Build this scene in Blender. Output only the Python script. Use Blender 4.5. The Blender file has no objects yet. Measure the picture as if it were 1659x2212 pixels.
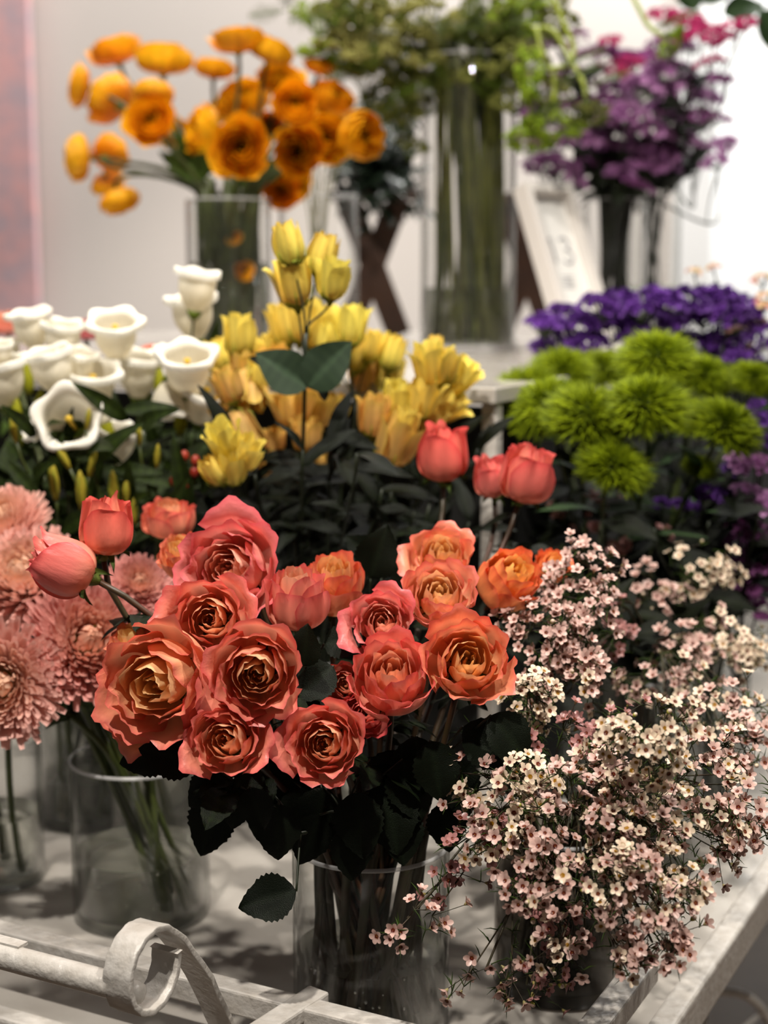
import bpy, math, random
from mathutils import Vector, Matrix, Quaternion, noise
PI = math.pi
S = bpy.context.scene
COL = S.collection

# ------------------------------------------------------------------ camera
F = 3260.0            # focal length in pixels of the 1659 x 2212 frame
PITCH = math.atan((1106 - 600) / F)
EYE = Vector((0, 0, 1.35))
cam = bpy.data.cameras.new('camera')
camo = bpy.data.objects.new('camera', cam)
COL.objects.link(camo)
camo.location = EYE
camo.rotation_euler = (PI / 2 - PITCH, 0, 0)
cam.sensor_fit = 'VERTICAL'
cam.sensor_height = 36
cam.lens = F / 2212 * 36
cam.clip_start = 0.05
cam.dof.use_dof = True
cam.dof.focus_distance = 1.10
cam.dof.aperture_fstop = 4.2
S.camera = camo

# ------------------------------------------------------------------ light, exposure
S.view_settings.view_transform = 'Standard'
S.view_settings.look = 'None'
S.view_settings.gamma = 1.0
S.view_settings.exposure = 0.0
S.view_settings.use_curve_mapping = False
S.cycles.transparent_max_bounces = 40        # many thin glass walls one behind the other
world = bpy.data.worlds.new('world')
S.world = world
world.use_nodes = True
bg = world.node_tree.nodes['Background']
bg.inputs[0].default_value = (1.0, 0.93, 0.86, 1)
bg.inputs[1].default_value = 0.08


def spot(name, loc, target, watts, size, radius, color=(1, 0.93, 0.84), blend=0.4):
    l = bpy.data.lights.new(name, 'SPOT')
    l.energy = watts
    l.spot_size = math.radians(size)
    l.spot_blend = blend
    l.shadow_soft_size = radius
    l.color = color
    o = bpy.data.objects.new(name, l)
    COL.objects.link(o)
    o.location = loc
    d = Vector(target) - Vector(loc)
    o.rotation_euler = d.to_track_quat('-Z', 'Y').to_euler()
    return o


def area(name, loc, target, watts, sx, sy, color=(1, 0.95, 0.9)):
    l = bpy.data.lights.new(name, 'AREA')
    l.shape = 'RECTANGLE'
    l.size = sx
    l.size_y = sy
    l.energy = watts
    l.color = color
    o = bpy.data.objects.new(name, l)
    COL.objects.link(o)
    o.location = loc
    d = Vector(target) - Vector(loc)
    o.rotation_euler = d.to_track_quat('-Z', 'Y').to_euler()
    return o


spot('ceiling_spot_front', (-0.35, 0.15, 3.0), (0.0, 1.15, 0.95), 205, 60, 0.035)
spot('ceiling_spot_right', (0.95, 0.75, 3.0), (0.2, 1.2, 0.9), 105, 60, 0.03)
spot('ceiling_spot_middle', (0.25, 1.0, 3.1), (0.0, 2.0, 1.3), 120, 65, 0.05)
spot('ceiling_spot_back', (-0.6, 1.5, 3.1), (-0.1, 2.5, 1.4), 115, 60, 0.05)
area('wall_wash', (-0.7, 2.7, 3.2), (-0.8, 3.7, 1.5), 38, 3.2, 0.3)  # unseen area lamp, added to brighten the back wall and canvas
area('alcove_wash', (1.1, 3.4, 3.2), (1.2, 4.6, 1.5), 110, 1.6, 0.5, (1, 0.99, 0.97))  # unseen area lamp, added to make the far right wall bright

# ------------------------------------------------------------------ pixel helpers (placing only)
FWD = Vector((0, math.cos(PITCH), -math.sin(PITCH)))
UPV = Vector((0, math.sin(PITCH), math.cos(PITCH)))
RGT = Vector((1, 0, 0))


def ray(px, py):
    return FWD + RGT * ((px - 829.5) / F) + UPV * ((1106 - py) / F)


def W(px, py, Y):
    d = ray(px, py)
    return EYE + d * (Y / d.y)


def onz(px, py, z):
    d = ray(px, py)
    return EYE + d * ((z - EYE.z) / d.z)


def pxm(Y, py=1106):           # metres per pixel at depth Y
    d = ray(829.5, py)
    return Y / d.y / F


rnd = random.Random(7)


def lin(c):
    r = []
    for v in c:
        v = v / 255.0
        r.append(v / 12.92 if v <= 0.04045 else ((v + 0.055) / 1.055) ** 2.4)
    return tuple(r)


def mix(a, b, k):
    return tuple(a[i] * (1 - k) + b[i] * k for i in range(3))


# ------------------------------------------------------------------ materials
def new_mat(name):
    m = bpy.data.materials.new(name)
    m.use_nodes = True
    nt = m.node_tree
    nt.nodes.clear()
    out = nt.nodes.new('ShaderNodeOutputMaterial')
    return m, nt, out


def plain(name, col, rough=0.5, metal=0.0, spec=0.5, bump=0.0, bscale=60, var=0.0, vscale=8, col2=None, coat=0.0):
    m, nt, out = new_mat(name)
    p = nt.nodes.new('ShaderNodeBsdfPrincipled')
    p.inputs['Roughness'].default_value = rough
    p.inputs['Metallic'].default_value = metal
    p.inputs['Specular IOR Level'].default_value = spec
    p.inputs['Coat Weight'].default_value = coat
    p.inputs['Base Color'].default_value = (*col, 1)
    tc = nt.nodes.new('ShaderNodeTexCoord')
    if col2 is not None:
        n = nt.nodes.new('ShaderNodeTexNoise')
        n.inputs['Scale'].default_value = vscale
        n.inputs['Detail'].default_value = 6
        nt.links.new(tc.outputs['Object'], n.inputs['Vector'])
        r = nt.nodes.new('ShaderNodeValToRGB')
        r.color_ramp.elements[0].position = 0.35
        r.color_ramp.elements[1].position = 0.68
        r.color_ramp.elements[0].color = (*col, 1)
        r.color_ramp.elements[1].color = (*col2, 1)
        nt.links.new(n.outputs['Fac'], r.inputs['Fac'])
        nt.links.new(r.outputs['Color'], p.inputs['Base Color'])
    if bump > 0:
        n = nt.nodes.new('ShaderNodeTexNoise')
        n.inputs['Scale'].default_value = bscale
        n.inputs['Detail'].default_value = 5
        nt.links.new(tc.outputs['Object'], n.inputs['Vector'])
        b = nt.nodes.new('ShaderNodeBump')
        b.inputs['Strength'].default_value = bump
        b.inputs['Distance'].default_value = 0.002
        nt.links.new(n.outputs['Fac'], b.inputs['Height'])
        nt.links.new(b.outputs['Normal'], p.inputs['Normal'])
    nt.links.new(p.outputs[0], out.inputs[0])
    return m


def petalmat(name, rough=0.45, transl=0.25, spec=0.35, bump=0.15, bscale=35.0, vein=0.0):
    """pigment comes from the per-vertex colour of the flower, times the object's own tint"""
    m, nt, out = new_mat(name)
    at = nt.nodes.new('ShaderNodeAttribute')
    at.attribute_name = 'Col'
    oi = nt.nodes.new('ShaderNodeObjectInfo')
    mx = nt.nodes.new('ShaderNodeMix')
    mx.data_type = 'RGBA'
    mx.blend_type = 'MULTIPLY'
    mx.inputs[0].default_value = 1
    nt.links.new(at.outputs['Color'], mx.inputs[6])
    nt.links.new(oi.outputs['Color'], mx.inputs[7])
    p = nt.nodes.new('ShaderNodeBsdfPrincipled')
    p.inputs['Roughness'].default_value = rough
    p.inputs['Specular IOR Level'].default_value = spec
    nt.links.new(mx.outputs[2], p.inputs['Base Color'])
    if bump:
        tc = nt.nodes.new('ShaderNodeTexCoord')
        mp = nt.nodes.new('ShaderNodeMapping')
        mp.inputs['Scale'].default_value = (1, 1, 0.25)
        n = nt.nodes.new('ShaderNodeTexNoise')
        n.inputs['Scale'].default_value = bscale
        n.inputs['Detail'].default_value = 4
        nt.links.new(tc.outputs['Object'], mp.inputs[0])
        nt.links.new(mp.outputs[0], n.inputs['Vector'])
        b = nt.nodes.new('ShaderNodeBump')
        b.inputs['Strength'].default_value = bump
        b.inputs['Distance'].default_value = 0.02
        nt.links.new(n.outputs['Fac'], b.inputs['Height'])
        nt.links.new(b.outputs['Normal'], p.inputs['Normal'])
    if transl > 0:
        t = nt.nodes.new('ShaderNodeBsdfTranslucent')
        nt.links.new(mx.outputs[2], t.inputs['Color'])
        ms = nt.nodes.new('ShaderNodeMixShader')
        ms.inputs[0].default_value = transl
        nt.links.new(p.outputs[0], ms.inputs[1])
        nt.links.new(t.outputs[0], ms.inputs[2])
        nt.links.new(ms.outputs[0], out.inputs[0])
    else:
        nt.links.new(p.outputs[0], out.inputs[0])
    return m


def glassmat(name, tint, edge):
    m, nt, out = new_mat(name)
    lw = nt.nodes.new('ShaderNodeLayerWeight')
    lw.inputs['Blend'].default_value = 0.35
    ramp = nt.nodes.new('ShaderNodeValToRGB')
    ramp.color_ramp.elements[0].color = (*tint, 1)
    ramp.color_ramp.elements[0].position = 0.35
    ramp.color_ramp.elements[1].color = (*edge, 1)
    nt.links.new(lw.outputs['Facing'], ramp.inputs['Fac'])
    tr = nt.nodes.new('ShaderNodeBsdfTransparent')
    nt.links.new(ramp.outputs['Color'], tr.inputs['Color'])
    fr = nt.nodes.new('ShaderNodeMath')          # reflection rises towards grazing view of the wall
    fr.operation = 'POWER'
    lw2 = nt.nodes.new('ShaderNodeLayerWeight')
    lw2.inputs['Blend'].default_value = 0.5
    nt.links.new(lw2.outputs['Facing'], fr.inputs[0])
    fr.inputs[1].default_value = 4.0
    mr = nt.nodes.new('ShaderNodeMapRange')
    mr.inputs['To Min'].default_value = 0.02
    mr.inputs['To Max'].default_value = 0.75
    nt.links.new(fr.outputs[0], mr.inputs[0])
    gl = nt.nodes.new('ShaderNodeBsdfGlossy')
    gl.inputs['Roughness'].default_value = 0.02
    ms = nt.nodes.new('ShaderNodeMixShader')
    nt.links.new(mr.outputs[0], ms.inputs[0])
    nt.links.new(tr.outputs[0], ms.inputs[1])
    nt.links.new(gl.outputs[0], ms.inputs[2])
    nt.links.new(ms.outputs[0], out.inputs[0])
    return m


def watermat():
    m, nt, out = new_mat('vase_water')
    g = nt.nodes.new('ShaderNodeBsdfGlass')
    g.inputs['IOR'].default_value = 1.33
    g.inputs['Color'].default_value = (0.97, 0.98, 0.95, 1)
    g.inputs['Roughness'].default_value = 0.0
    t = nt.nodes.new('ShaderNodeBsdfTransparent')
    t.inputs['Color'].default_value = (0.95, 0.96, 0.93, 1)
    ms = nt.nodes.new('ShaderNodeMixShader')
    ms.inputs[0].default_value = 0.30
    nt.links.new(g.outputs[0], ms.inputs[1])
    nt.links.new(t.outputs[0], ms.inputs[2])
    nt.links.new(ms.outputs[0], out.inputs[0])
    return m


M = {}
M['white_paint'] = plain('white_paint', (0.60, 0.57, 0.53), 0.32, bump=0.7, bscale=150, col2=(0.48, 0.445, 0.40), vscale=70)
M['deck'] = plain('deck_paint', (0.50, 0.47, 0.43), 0.16, bump=0.45, bscale=14, col2=(0.36, 0.33, 0.295), vscale=9)
M['wall'] = plain('wall_plaster', (0.66, 0.61, 0.57), 0.8, bump=0.1)
M['wall_white'] = plain('wall_white', (0.86, 0.86, 0.85), 0.8)
M['floor'] = plain('wood_floor', (0.20, 0.145, 0.10), 0.5, col2=(0.13, 0.09, 0.065), vscale=6, bump=0.2)
M['canvas'] = plain('canvas_paint', lin((222, 172, 172)), 0.9, col2=lin((190, 168, 176)), vscale=22, bump=0.6, bscale=60)
M['dark_panel'] = plain('shade_sheet_and_pot', (0.008, 0.008, 0.007), 0.9)  # near-black that paints the shade under the shelf; also the pot's colour
M['brown_wood'] = plain('brown_wood', (0.050, 0.018, 0.006), 0.5, col2=(0.028, 0.010, 0.004), vscale=20)
M['frame_white'] = plain('frame_white', (0.72, 0.68, 0.64), 0.5)
M['paper'] = plain('paper', (0.86, 0.85, 0.82), 0.7)
M['ink'] = plain('ink', (0.30, 0.30, 0.33), 0.7)
M['stem_rose'] = plain('rose_stem', (0.035, 0.028, 0.010), 0.45, col2=(0.075, 0.022, 0.010), vscale=20)
M['stem_green'] = plain('green_stem', (0.060, 0.075, 0.012), 0.45, col2=(0.030, 0.045, 0.008), vscale=30)
M['stem_dark'] = plain('dark_stem', (0.012, 0.018, 0.005), 0.5)
M['stem_bright'] = plain('bright_stem', (0.30, 0.36, 0.03), 0.5)
M['stem_olive'] = plain('olive_stem', (0.14, 0.15, 0.025), 0.5, col2=(0.08, 0.085, 0.015), vscale=30)
M['twig'] = plain('brown_twig', (0.045, 0.022, 0.010), 0.6, col2=(0.030, 0.034, 0.010), vscale=60)
M['leaf'] = petalmat('leaf_surface', 0.48, 0.12, 0.16, 0.25, 60)
M['rose'] = petalmat('rose_petal', 0.38, 0.22, 0.4, 0.07, 7)
M['petal'] = petalmat('soft_petal', 0.5, 0.25, 0.3, 0.1, 20)
M['waxy'] = petalmat('waxy_petal', 0.35, 0.15, 0.45, 0.0)
M['fuzz'] = petalmat('fuzzy_petal', 0.6, 0.15, 0.2, 0.0)
M['glass'] = glassmat('clear_glass', (0.99, 0.992, 0.99), (0.50, 0.51, 0.49))
M['smoke_glass'] = glassmat('smoky_glass', (0.62, 0.60, 0.57), (0.25, 0.22, 0.20))
M['water'] = watermat()
m_, nt_, out_ = new_mat('glass_rim_highlight')  # white mixed into the rim glass paints its bright highlight
d_ = nt_.nodes.new('ShaderNodeBsdfPrincipled'); d_.inputs['Base Color'].default_value = (.8, .8, .8, 1); d_.inputs['Roughness'].default_value = .25
t_ = nt_.nodes.new('ShaderNodeBsdfTransparent'); x_ = nt_.nodes.new('ShaderNodeMixShader'); x_.inputs[0].default_value = .40
nt_.links.new(t_.outputs[0], x_.inputs[1]); nt_.links.new(d_.outputs[0], x_.inputs[2]); nt_.links.new(x_.outputs[0], out_.inputs[0])
M['glass_rim'] = m_
M['glint'] = plain('glint_bead', (.9, .9, .9), 0.08, metal=1.0)  # mirror finish for the beads that imitate sparkles in the water


# ------------------------------------------------------------------ mesh builder
class MB:
    def __init__(s):
        s.v = []; s.f = []; s.c = []; s.fm = []; s.mi = 0

    def add(s, vs, fs, col=(1, 1, 1)):
        b = len(s.v)
        s.v.extend([tuple(p) for p in vs])
        if isinstance(col, list):
            s.c.extend(col)
        else:
            s.c.extend([col] * len(vs))
        for f in fs:
            s.f.append(tuple(i + b for i in f))
            s.fm.append(s.mi)

    def grid(s, nu, nv, fn, closed=False):
        vs = []; cs = []
        for j in range(nv):
            for i in range(nu):
                p, c = fn(i / (nu - 1) if not closed else i / nu, j / (nv - 1))
                vs.append(p); cs.append(c)
        fs = []
        for j in range(nv - 1):
            for i in range(nu - 1 if not closed else nu):
                a = j * nu + i; b = j * nu + (i + 1) % nu
                fs.append((a, b, b + nu, a + nu))
        s.add(vs, fs, cs)

    def tube(s, pts, rad, n=6, col=(1, 1, 1), cap=True):
        pts = [Vector(p) for p in pts]
        if not isinstance(rad, (list, tuple)):
            rad = [rad] * len(pts)
        vs = []
        ref = None
        for i, p in enumerate(pts):
            d = (pts[min(i + 1, len(pts) - 1)] - pts[max(i - 1, 0)])
            if d.length < 1e-9:
                d = Vector((0, 0, 1))
            d.normalize()
            if ref is None:
                ref = Vector((1, 0, 0)) if abs(d.x) < 0.8 else Vector((0, 1, 0))
            a = (ref - d * ref.dot(d)).normalized()
            ref = a
            b = d.cross(a)
            for k in range(n):
                an = 2 * PI * k / n
                vs.append(p + (a * math.cos(an) + b * math.sin(an)) * rad[i])
        fs = []
        for i in range(len(pts) - 1):
            for k in range(n):
                a0 = i * n + k; b0 = i * n + (k + 1) % n
                fs.append((a0, b0, b0 + n, a0 + n))
        if cap:
            fs.append(tuple(range(n))[::-1])
            fs.append(tuple(range((len(pts) - 1) * n, len(pts) * n)))
        s.add(vs, fs, col)

    def lathe(s, prof, n=48, col=(1, 1, 1), closed=False):
        vs = []
        for r, z in prof:
            for k in range(n):
                a = 2 * PI * k / n
                vs.append((r * math.cos(a), r * math.sin(a), z))
        fs = []
        m = len(prof)
        for j in range(m if closed else m - 1):
            j2 = (j + 1) % m
            for k in range(n):
                fs.append((j * n + k, j * n + (k + 1) % n, j2 * n + (k + 1) % n, j2 * n + k))
        s.add(vs, fs, col)

    def box(s, c, hx, hy, hz, ax=(1, 0, 0), ay=(0, 1, 0), az=(0, 0, 1), col=(1, 1, 1)):
        c = Vector(c); ax = Vector(ax); ay = Vector(ay); az = Vector(az)
        vs = [c + ax * (hx * i) + ay * (hy * j) + az * (hz * k) for i in (-1, 1) for j in (-1, 1) for k in (-1, 1)]
        s.add(vs, [(0, 1, 3, 2), (4, 6, 7, 5), (0, 4, 5, 1), (2, 3, 7, 6), (0, 2, 6, 4), (1, 5, 7, 3)], col)

    def ball(s, c, r, nu=8, nv=6, col=(1, 1, 1), sq=1.0):
        c = Vector(c)
        vs = []; fs = []
        for j in range(nv + 1):
            t = PI * j / nv
            for i in range(nu):
                a = 2 * PI * i / nu
                vs.append(c + Vector((math.sin(t) * math.cos(a), math.sin(t) * math.sin(a), math.cos(t) * sq)) * r)
        for j in range(nv):
            for i in range(nu):
                fs.append((j * nu + i, j * nu + (i + 1) % nu, (j + 1) * nu + (i + 1) % nu, (j + 1) * nu + i))
        s.add(vs, fs, col)

    def xf(s, mat, start=0):
        for i in range(start, len(s.v)):
            s.v[i] = tuple(mat @ Vector(s.v[i]))

    def mesh(s, name, mats, smooth=True):
        me = bpy.data.meshes.new(name)
        me.from_pydata(s.v, [], s.f)
        if not isinstance(mats, (list, tuple)):
            mats = [mats]
        for m in mats:
            me.materials.append(m)
        ca = me.color_attributes.new('Col', 'FLOAT_COLOR', 'POINT')
        flat = []
        for c in s.c:
            flat.extend((c[0], c[1], c[2], 1.0))
        ca.data.foreach_set('color', flat)
        me.polygons.foreach_set('material_index', s.fm)
        me.polygons.foreach_set('use_smooth', [smooth] * len(s.f))
        me.update()
        return me


def thing(name, label, cat, loc=(0, 0, 0), group=None, mesh=None, kind=None):
    o = bpy.data.objects.new(name, mesh)
    COL.objects.link(o)
    o.location = loc
    if kind:
        o['kind'] = kind
    if label:
        o['label'] = label
    if cat:
        o['category'] = cat
    if group:
        o['group'] = group
    return o


def part(name, mesh, parent, basis=None, color=None, label=None):
    o = bpy.data.objects.new(name, mesh)
    COL.objects.link(o)
    o.parent = parent
    if basis is not None:
        o.matrix_basis = basis
    if color is not None:
        o.color = (*color, 1)
    if label:
        o['label'] = label
    return o


def copy_tree(src, parent, basis, color=None):
    c = src.copy()
    COL.objects.link(c)
    c.parent = parent
    c.matrix_basis = basis
    if color is not None:
        c.color = (*color, 1)
    for ch in src.children:
        d = ch.copy()
        COL.objects.link(d)
        d.parent = c
        d.matrix_basis = ch.matrix_basis.copy()
        if color is not None:
            d.color = (*color, 1)
    return c


def structure(name, mb, mat, smooth=False):
    o = bpy.data.objects.new(name, mb.mesh(name, mat, smooth))
    COL.objects.link(o)
    o['kind'] = 'structure'
    return o


def lean(r, u, f):             # right, up, towards the viewer's side of the cart
    return Vector((r, -f, u)).normalized()


def orient(loc, axis, scale, spin=0.0):
    q = Vector((0, 0, 1)).rotation_difference(axis) @ Quaternion((0, 0, 1), spin)
    if not isinstance(scale, (tuple, list)):
        scale = (scale,) * 3
    return Matrix.Translation(loc) @ q.to_matrix().to_4x4() @ Matrix.Diagonal((*scale, 1))


def bez(p0, p1, p2, p3, n=10):
    r = []
    for i in range(n + 1):
        t = i / n; u = 1 - t
        r.append(p0 * u ** 3 + p1 * (3 * u * u * t) + p2 * (3 * u * t * t) + p3 * t ** 3)
    return r


# ------------------------------------------------------------------ setting
DECK = 0.75
H = EYE.z - DECK
# axes of the cart: u along its front edge to the right, v along its side away from the viewer
U = Vector((0.888, -0.460, 0)).normalized()
V = Vector((0.460, 0.888, 0)).normalized()
Z = Vector((0, 0, 1))

mb = MB(); mb.box((0, 2, -0.02), 4, 5, 0.02)
structure('floor', mb, M['floor'])
mb = MB(); mb.box((-1.2, 3.78, 1.6), 1.90, 0.05, 1.6)
structure('wall_back', mb, M['wall'])
mb = MB(); mb.box((0.745, 3.80, 1.6), 0.045, 0.09, 1.6)
structure('trim_1', mb, M['wall_white'])
mb = MB(); mb.box((1.6, 4.9, 1.6), 1.6, 0.05, 1.6)
structure('wall_right', mb, M['wall_white'])
mb = MB(); mb.box((0.70, 4.35, 1.6), 0.03, 0.55, 1.6)
structure('wall_return', mb, M['wall_white'])

# pink canvas leaning on the wall, left edge of the picture
pc = W(0, 300, 3.66)
mb = MB(); mb.box((0, 0, 0), 0.30, 0.025, 0.62)
cx = W(66, 300, 3.66).x - 0.30
cv = thing('canvas', 'pink and mauve mottled canvas hanging on the back wall', 'painting', (cx, 3.695, 1.80), mesh=mb.mesh('canvas', M['canvas'], False))

# ------------------------------------------------------------------ flower cart
cart = thing('flower_cart', 'white painted metal flower cart with scrolled handle and raised rear shelf', 'cart', (0, 1.6, 0))
CL = Vector((0, 1.6, 0))


def cpart(name, mb, mat, smooth=False, parent=None, label=None):
    mb.xf(Matrix.Translation(-CL))
    return part(name, mb.mesh(name, mat, smooth), parent or cart, label=label)


def bevel(o, w=0.002, seg=2):
    m = o.modifiers.new('bevel', 'BEVEL'); m.width = w; m.segments = seg
    m.limit_method = 'ANGLE'
    return o


eR = onz(1600, 1975, DECK)            # a point on the ridge of the right edge
E0 = eR
# front edge of the deck through the tan line at lower left
eF = onz(20, 2196, DECK)
du = (E0 - eF).dot(U)
corner = eF + U * du                   # front right corner of the deck
uL, vB = 1.75, 2.35                    # width to the left, depth
mb = MB()
c0 = corner - U * (uL / 2) + V * (vB / 2)
mb.box(c0 + Z * -0.006, uL / 2, vB / 2, 0.006, U, V, Z)
cpart('deck', mb, M['deck'])
mb = MB()
for a, b in ((corner, corner + V * vB), (corner - U * uL, corner - U * uL + V * vB)):
    d = (b - a)
    mb.box((a + b) / 2 + Z * -0.014, 0.011, d.length / 2, 0.020, U, V, Z)
bevel(cpart('side_rim', mb, M['white_paint']), 0.004, 3)
mb = MB()
for a, b in ((corner, corner - U * uL), (corner + V * vB, corner - U * uL + V * vB)):
    d = (b - a)
    mb.box((a + b) / 2 + Z * -0.016, d.length / 2, 0.010, 0.019, U, V, Z)
bevel(cpart('front_rim', mb, M['white_paint']), 0.003)
# raised rail: front bar and the end bar coming back along the right side
RH = 0.062
r0 = onz(350, 2072, DECK + RH)         # point on the far top edge of the bar
t0 = onz(1367, 2058, DECK + RH)
rdu = (t0 - r0).dot(U)
rc = r0 + U * rdu                      # inner corner of both bars
mb = MB()
mb.box(rc - U * (uL / 2) - V * 0.010 + Z * -0.010, uL / 2 + 0.024, 0.010, 0.010, U, V, Z)
bevel(cpart('front_rail', mb, M['white_paint']))
L = (t0 - rc).dot(V)
mb = MB()
mb.box(rc + V * (L / 2) + U * 0.011 + Z * -0.010, 0.011, L / 2, 0.010, U, V, Z)
bevel(cpart('end_rail', mb, M['white_paint']))
for k, s in enumerate((-0.012, -0.86, -1.6)):
    mb = MB()
    b = rc + U * s - V * 0.01
    mb.box(Vector((b.x, b.y, DECK + 0.023)), 0.007, 0.007, 0.023, U, V, Z)
    cpart('rail_post', mb, M['white_paint'])
# diagonal strut that meets the front rail
js = onz(690, 2150, DECK + RH - 0.004)
mb = MB()
je = js - V * 0.12 - U * 0.02 + Z * -0.005
d = (je - js).normalized()
mb.box((js + je) / 2, (je - js).length / 2, 0.010, 0.006, d, d.cross(Z).normalized(), Z)
bevel(cpart('strut', mb, M['white_paint']))

# scrolled handle bracket: a flat bar curling over, in the plane of v and z
sc = W(310, 2092, 0.985)
Rr = 0.0300


def sp(v, z, u=0.0):
    return sc + V * v + Z * z + U * u


path = []
n = 44
for i in range(n + 1):                # tail up, over the top, round the near side, up the inside
    t = i / n
    a = math.radians(38) + t * math.radians(330)
    r = Rr * (1 - 0.10 * t)
    path.append((math.cos(a) * r, math.sin(a) * r))
tail = []
p0 = path[0]
d0 = Vector((0.60, -0.80)).normalized()
for i in range(12, 0, -1):
    k = i / 12
    tail.append((p0[0] + 0.012 * min(1, k * 3) + 0.095 * k, p0[1] - 0.004 - 0.165 * k + 0.010 * (1 - k)))
full = tail + path
hw, th = 0.0115, 0.0024
mb = MB()
vs = []
for i, (a, b) in enumerate(full):
    q0 = full[max(i - 1, 0)]; q1 = full[min(i + 1, len(full) - 1)]
    tx, tz = q1[0] - q0[0], q1[1] - q0[1]
    l = math.hypot(tx, tz) or 1
    nx, nz = -tz / l, tx / l
    for su, sn in ((-1, -1), (1, -1), (1, 1), (-1, 1)):
        wob = 0.0005 * math.sin(i * 1.9 + su)
        vs.append(sp(a + nx * (th * sn + wob), b + nz * (th * sn + wob), su * hw))
fs = []
for i in range(len(full) - 1):
    for k in range(4):
        fs.append((i * 4 + k, i * 4 + (k + 1) % 4, i * 4 + 4 + (k + 1) % 4, i * 4 + 4 + k))
fs.append((0, 1, 2, 3)); fs.append(tuple(4 * (len(full) - 1) + k for k in (3, 2, 1, 0)))
mb.add(vs, fs)
scroll = bevel(cpart('scroll_bracket', mb, M['white_paint'], True), 0.0008, 2)
scroll['label'] = 'chipped white scroll bracket'
mb = MB()
rp = sp(-0.0235, -0.004)
mb.tube([rp - U * 0.009, rp - U * 0.012, rp - U * 0.35, rp - U * 0.8], [0.0085, 0.0092, 0.0092, 0.0092], 24)
hb = cpart('handle_bar', mb, M['white_paint'], True)
mb = MB()
mb.box(rp - U * 0.30 + Z * 0.0095 + V * 0.004, 0.21, 0.005, 0.0012, U, V, Z)
cpart('handle_weld_strip', mb, M['white_paint'])
mb = MB()
bp = sp(-0.012, -0.012)
mb.tube([bp - U * 0.010, bp + U * 0.002, bp + U * 0.006, bp + U * 0.0075], [0.0085, 0.0085, 0.007, 0.003], 20)
cpart('bolt', mb, M['white_paint'], True)

# arched wheel guard beside the cart, lower right
for k, off in enumerate((0.0,)):
    wc = W(1520, 2290, 1.70)
    mb = MB()
    pts = []
    for i in range(49):
        a = 2 * PI * i / 48
        pts.append(wc + V * (0.17 * math.cos(a)) * 0.5 + U * 0.06 * math.cos(a) + Z * (0.085 * math.sin(a)))
    mb.tube(pts, 0.0055, 10, cap=False)
    for a in (0.5, 1.57, 2.6, 3.7, 4.71, 5.8):
        q = wc + V * (0.085 * math.cos(a)) + U * 0.06 * math.cos(a) + Z * (0.085 * math.sin(a))
        mb.tube([wc, q], 0.003, 8)
    cpart('wheel', mb, M['white_paint'], True)
for s, t in ((-0.03, 0.05), (-uL + 0.03, 0.05), (-0.03, vB - 0.05), (-uL + 0.03, vB - 0.05)):
    b = corner + U * s + V * t
    mb = MB(); mb.box(Vector((b.x, b.y, 0.358)), 0.015, 0.015, 0.358, U, V, Z)
    bevel(cpart('leg', mb, M['white_paint']))

# upper shelf
SH = EYE.z - 0.116
sc0 = onz(1070, 838, SH)
sL, sD = 1.35, 1.50
mb = MB()
mb.box(sc0 - U * (sL / 2) + V * (sD / 2) + Z * -0.009, sL / 2, sD / 2, 0.009, U, V, Z)
bevel(cpart('upper_shelf', mb, M['deck']))
for s, t in ((-0.012, 0.02), (-sL + 0.02, 0.02), (-0.012, sD - 0.02), (-sL + 0.02, sD - 0.02)):
    b = sc0 + U * s + V * t
    mb = MB(); mb.box(Vector((b.x, b.y, (SH - 0.018 + DECK) / 2)), 0.009, 0.009, (SH - 0.018 - DECK) / 2, U, V, Z)
    bevel(cpart('shelf_leg', mb, M['white_paint']))
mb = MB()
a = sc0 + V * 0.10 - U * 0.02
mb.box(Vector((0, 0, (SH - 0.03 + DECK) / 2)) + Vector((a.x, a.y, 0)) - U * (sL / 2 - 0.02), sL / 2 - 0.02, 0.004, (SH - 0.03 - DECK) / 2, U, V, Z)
cpart('under_shelf_shade_sheet', mb, M['dark_panel'])  # added dark sheet, stands in for the shade under the shelf
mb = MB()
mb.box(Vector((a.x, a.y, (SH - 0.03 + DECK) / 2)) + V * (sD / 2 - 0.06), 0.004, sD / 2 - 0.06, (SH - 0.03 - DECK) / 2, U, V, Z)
cpart('under_shelf_shade_sheet', mb, M['dark_panel'])  # second added sheet, paints the same shade along the shelf side


# ------------------------------------------------------------------ vases
VASES = {}


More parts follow.
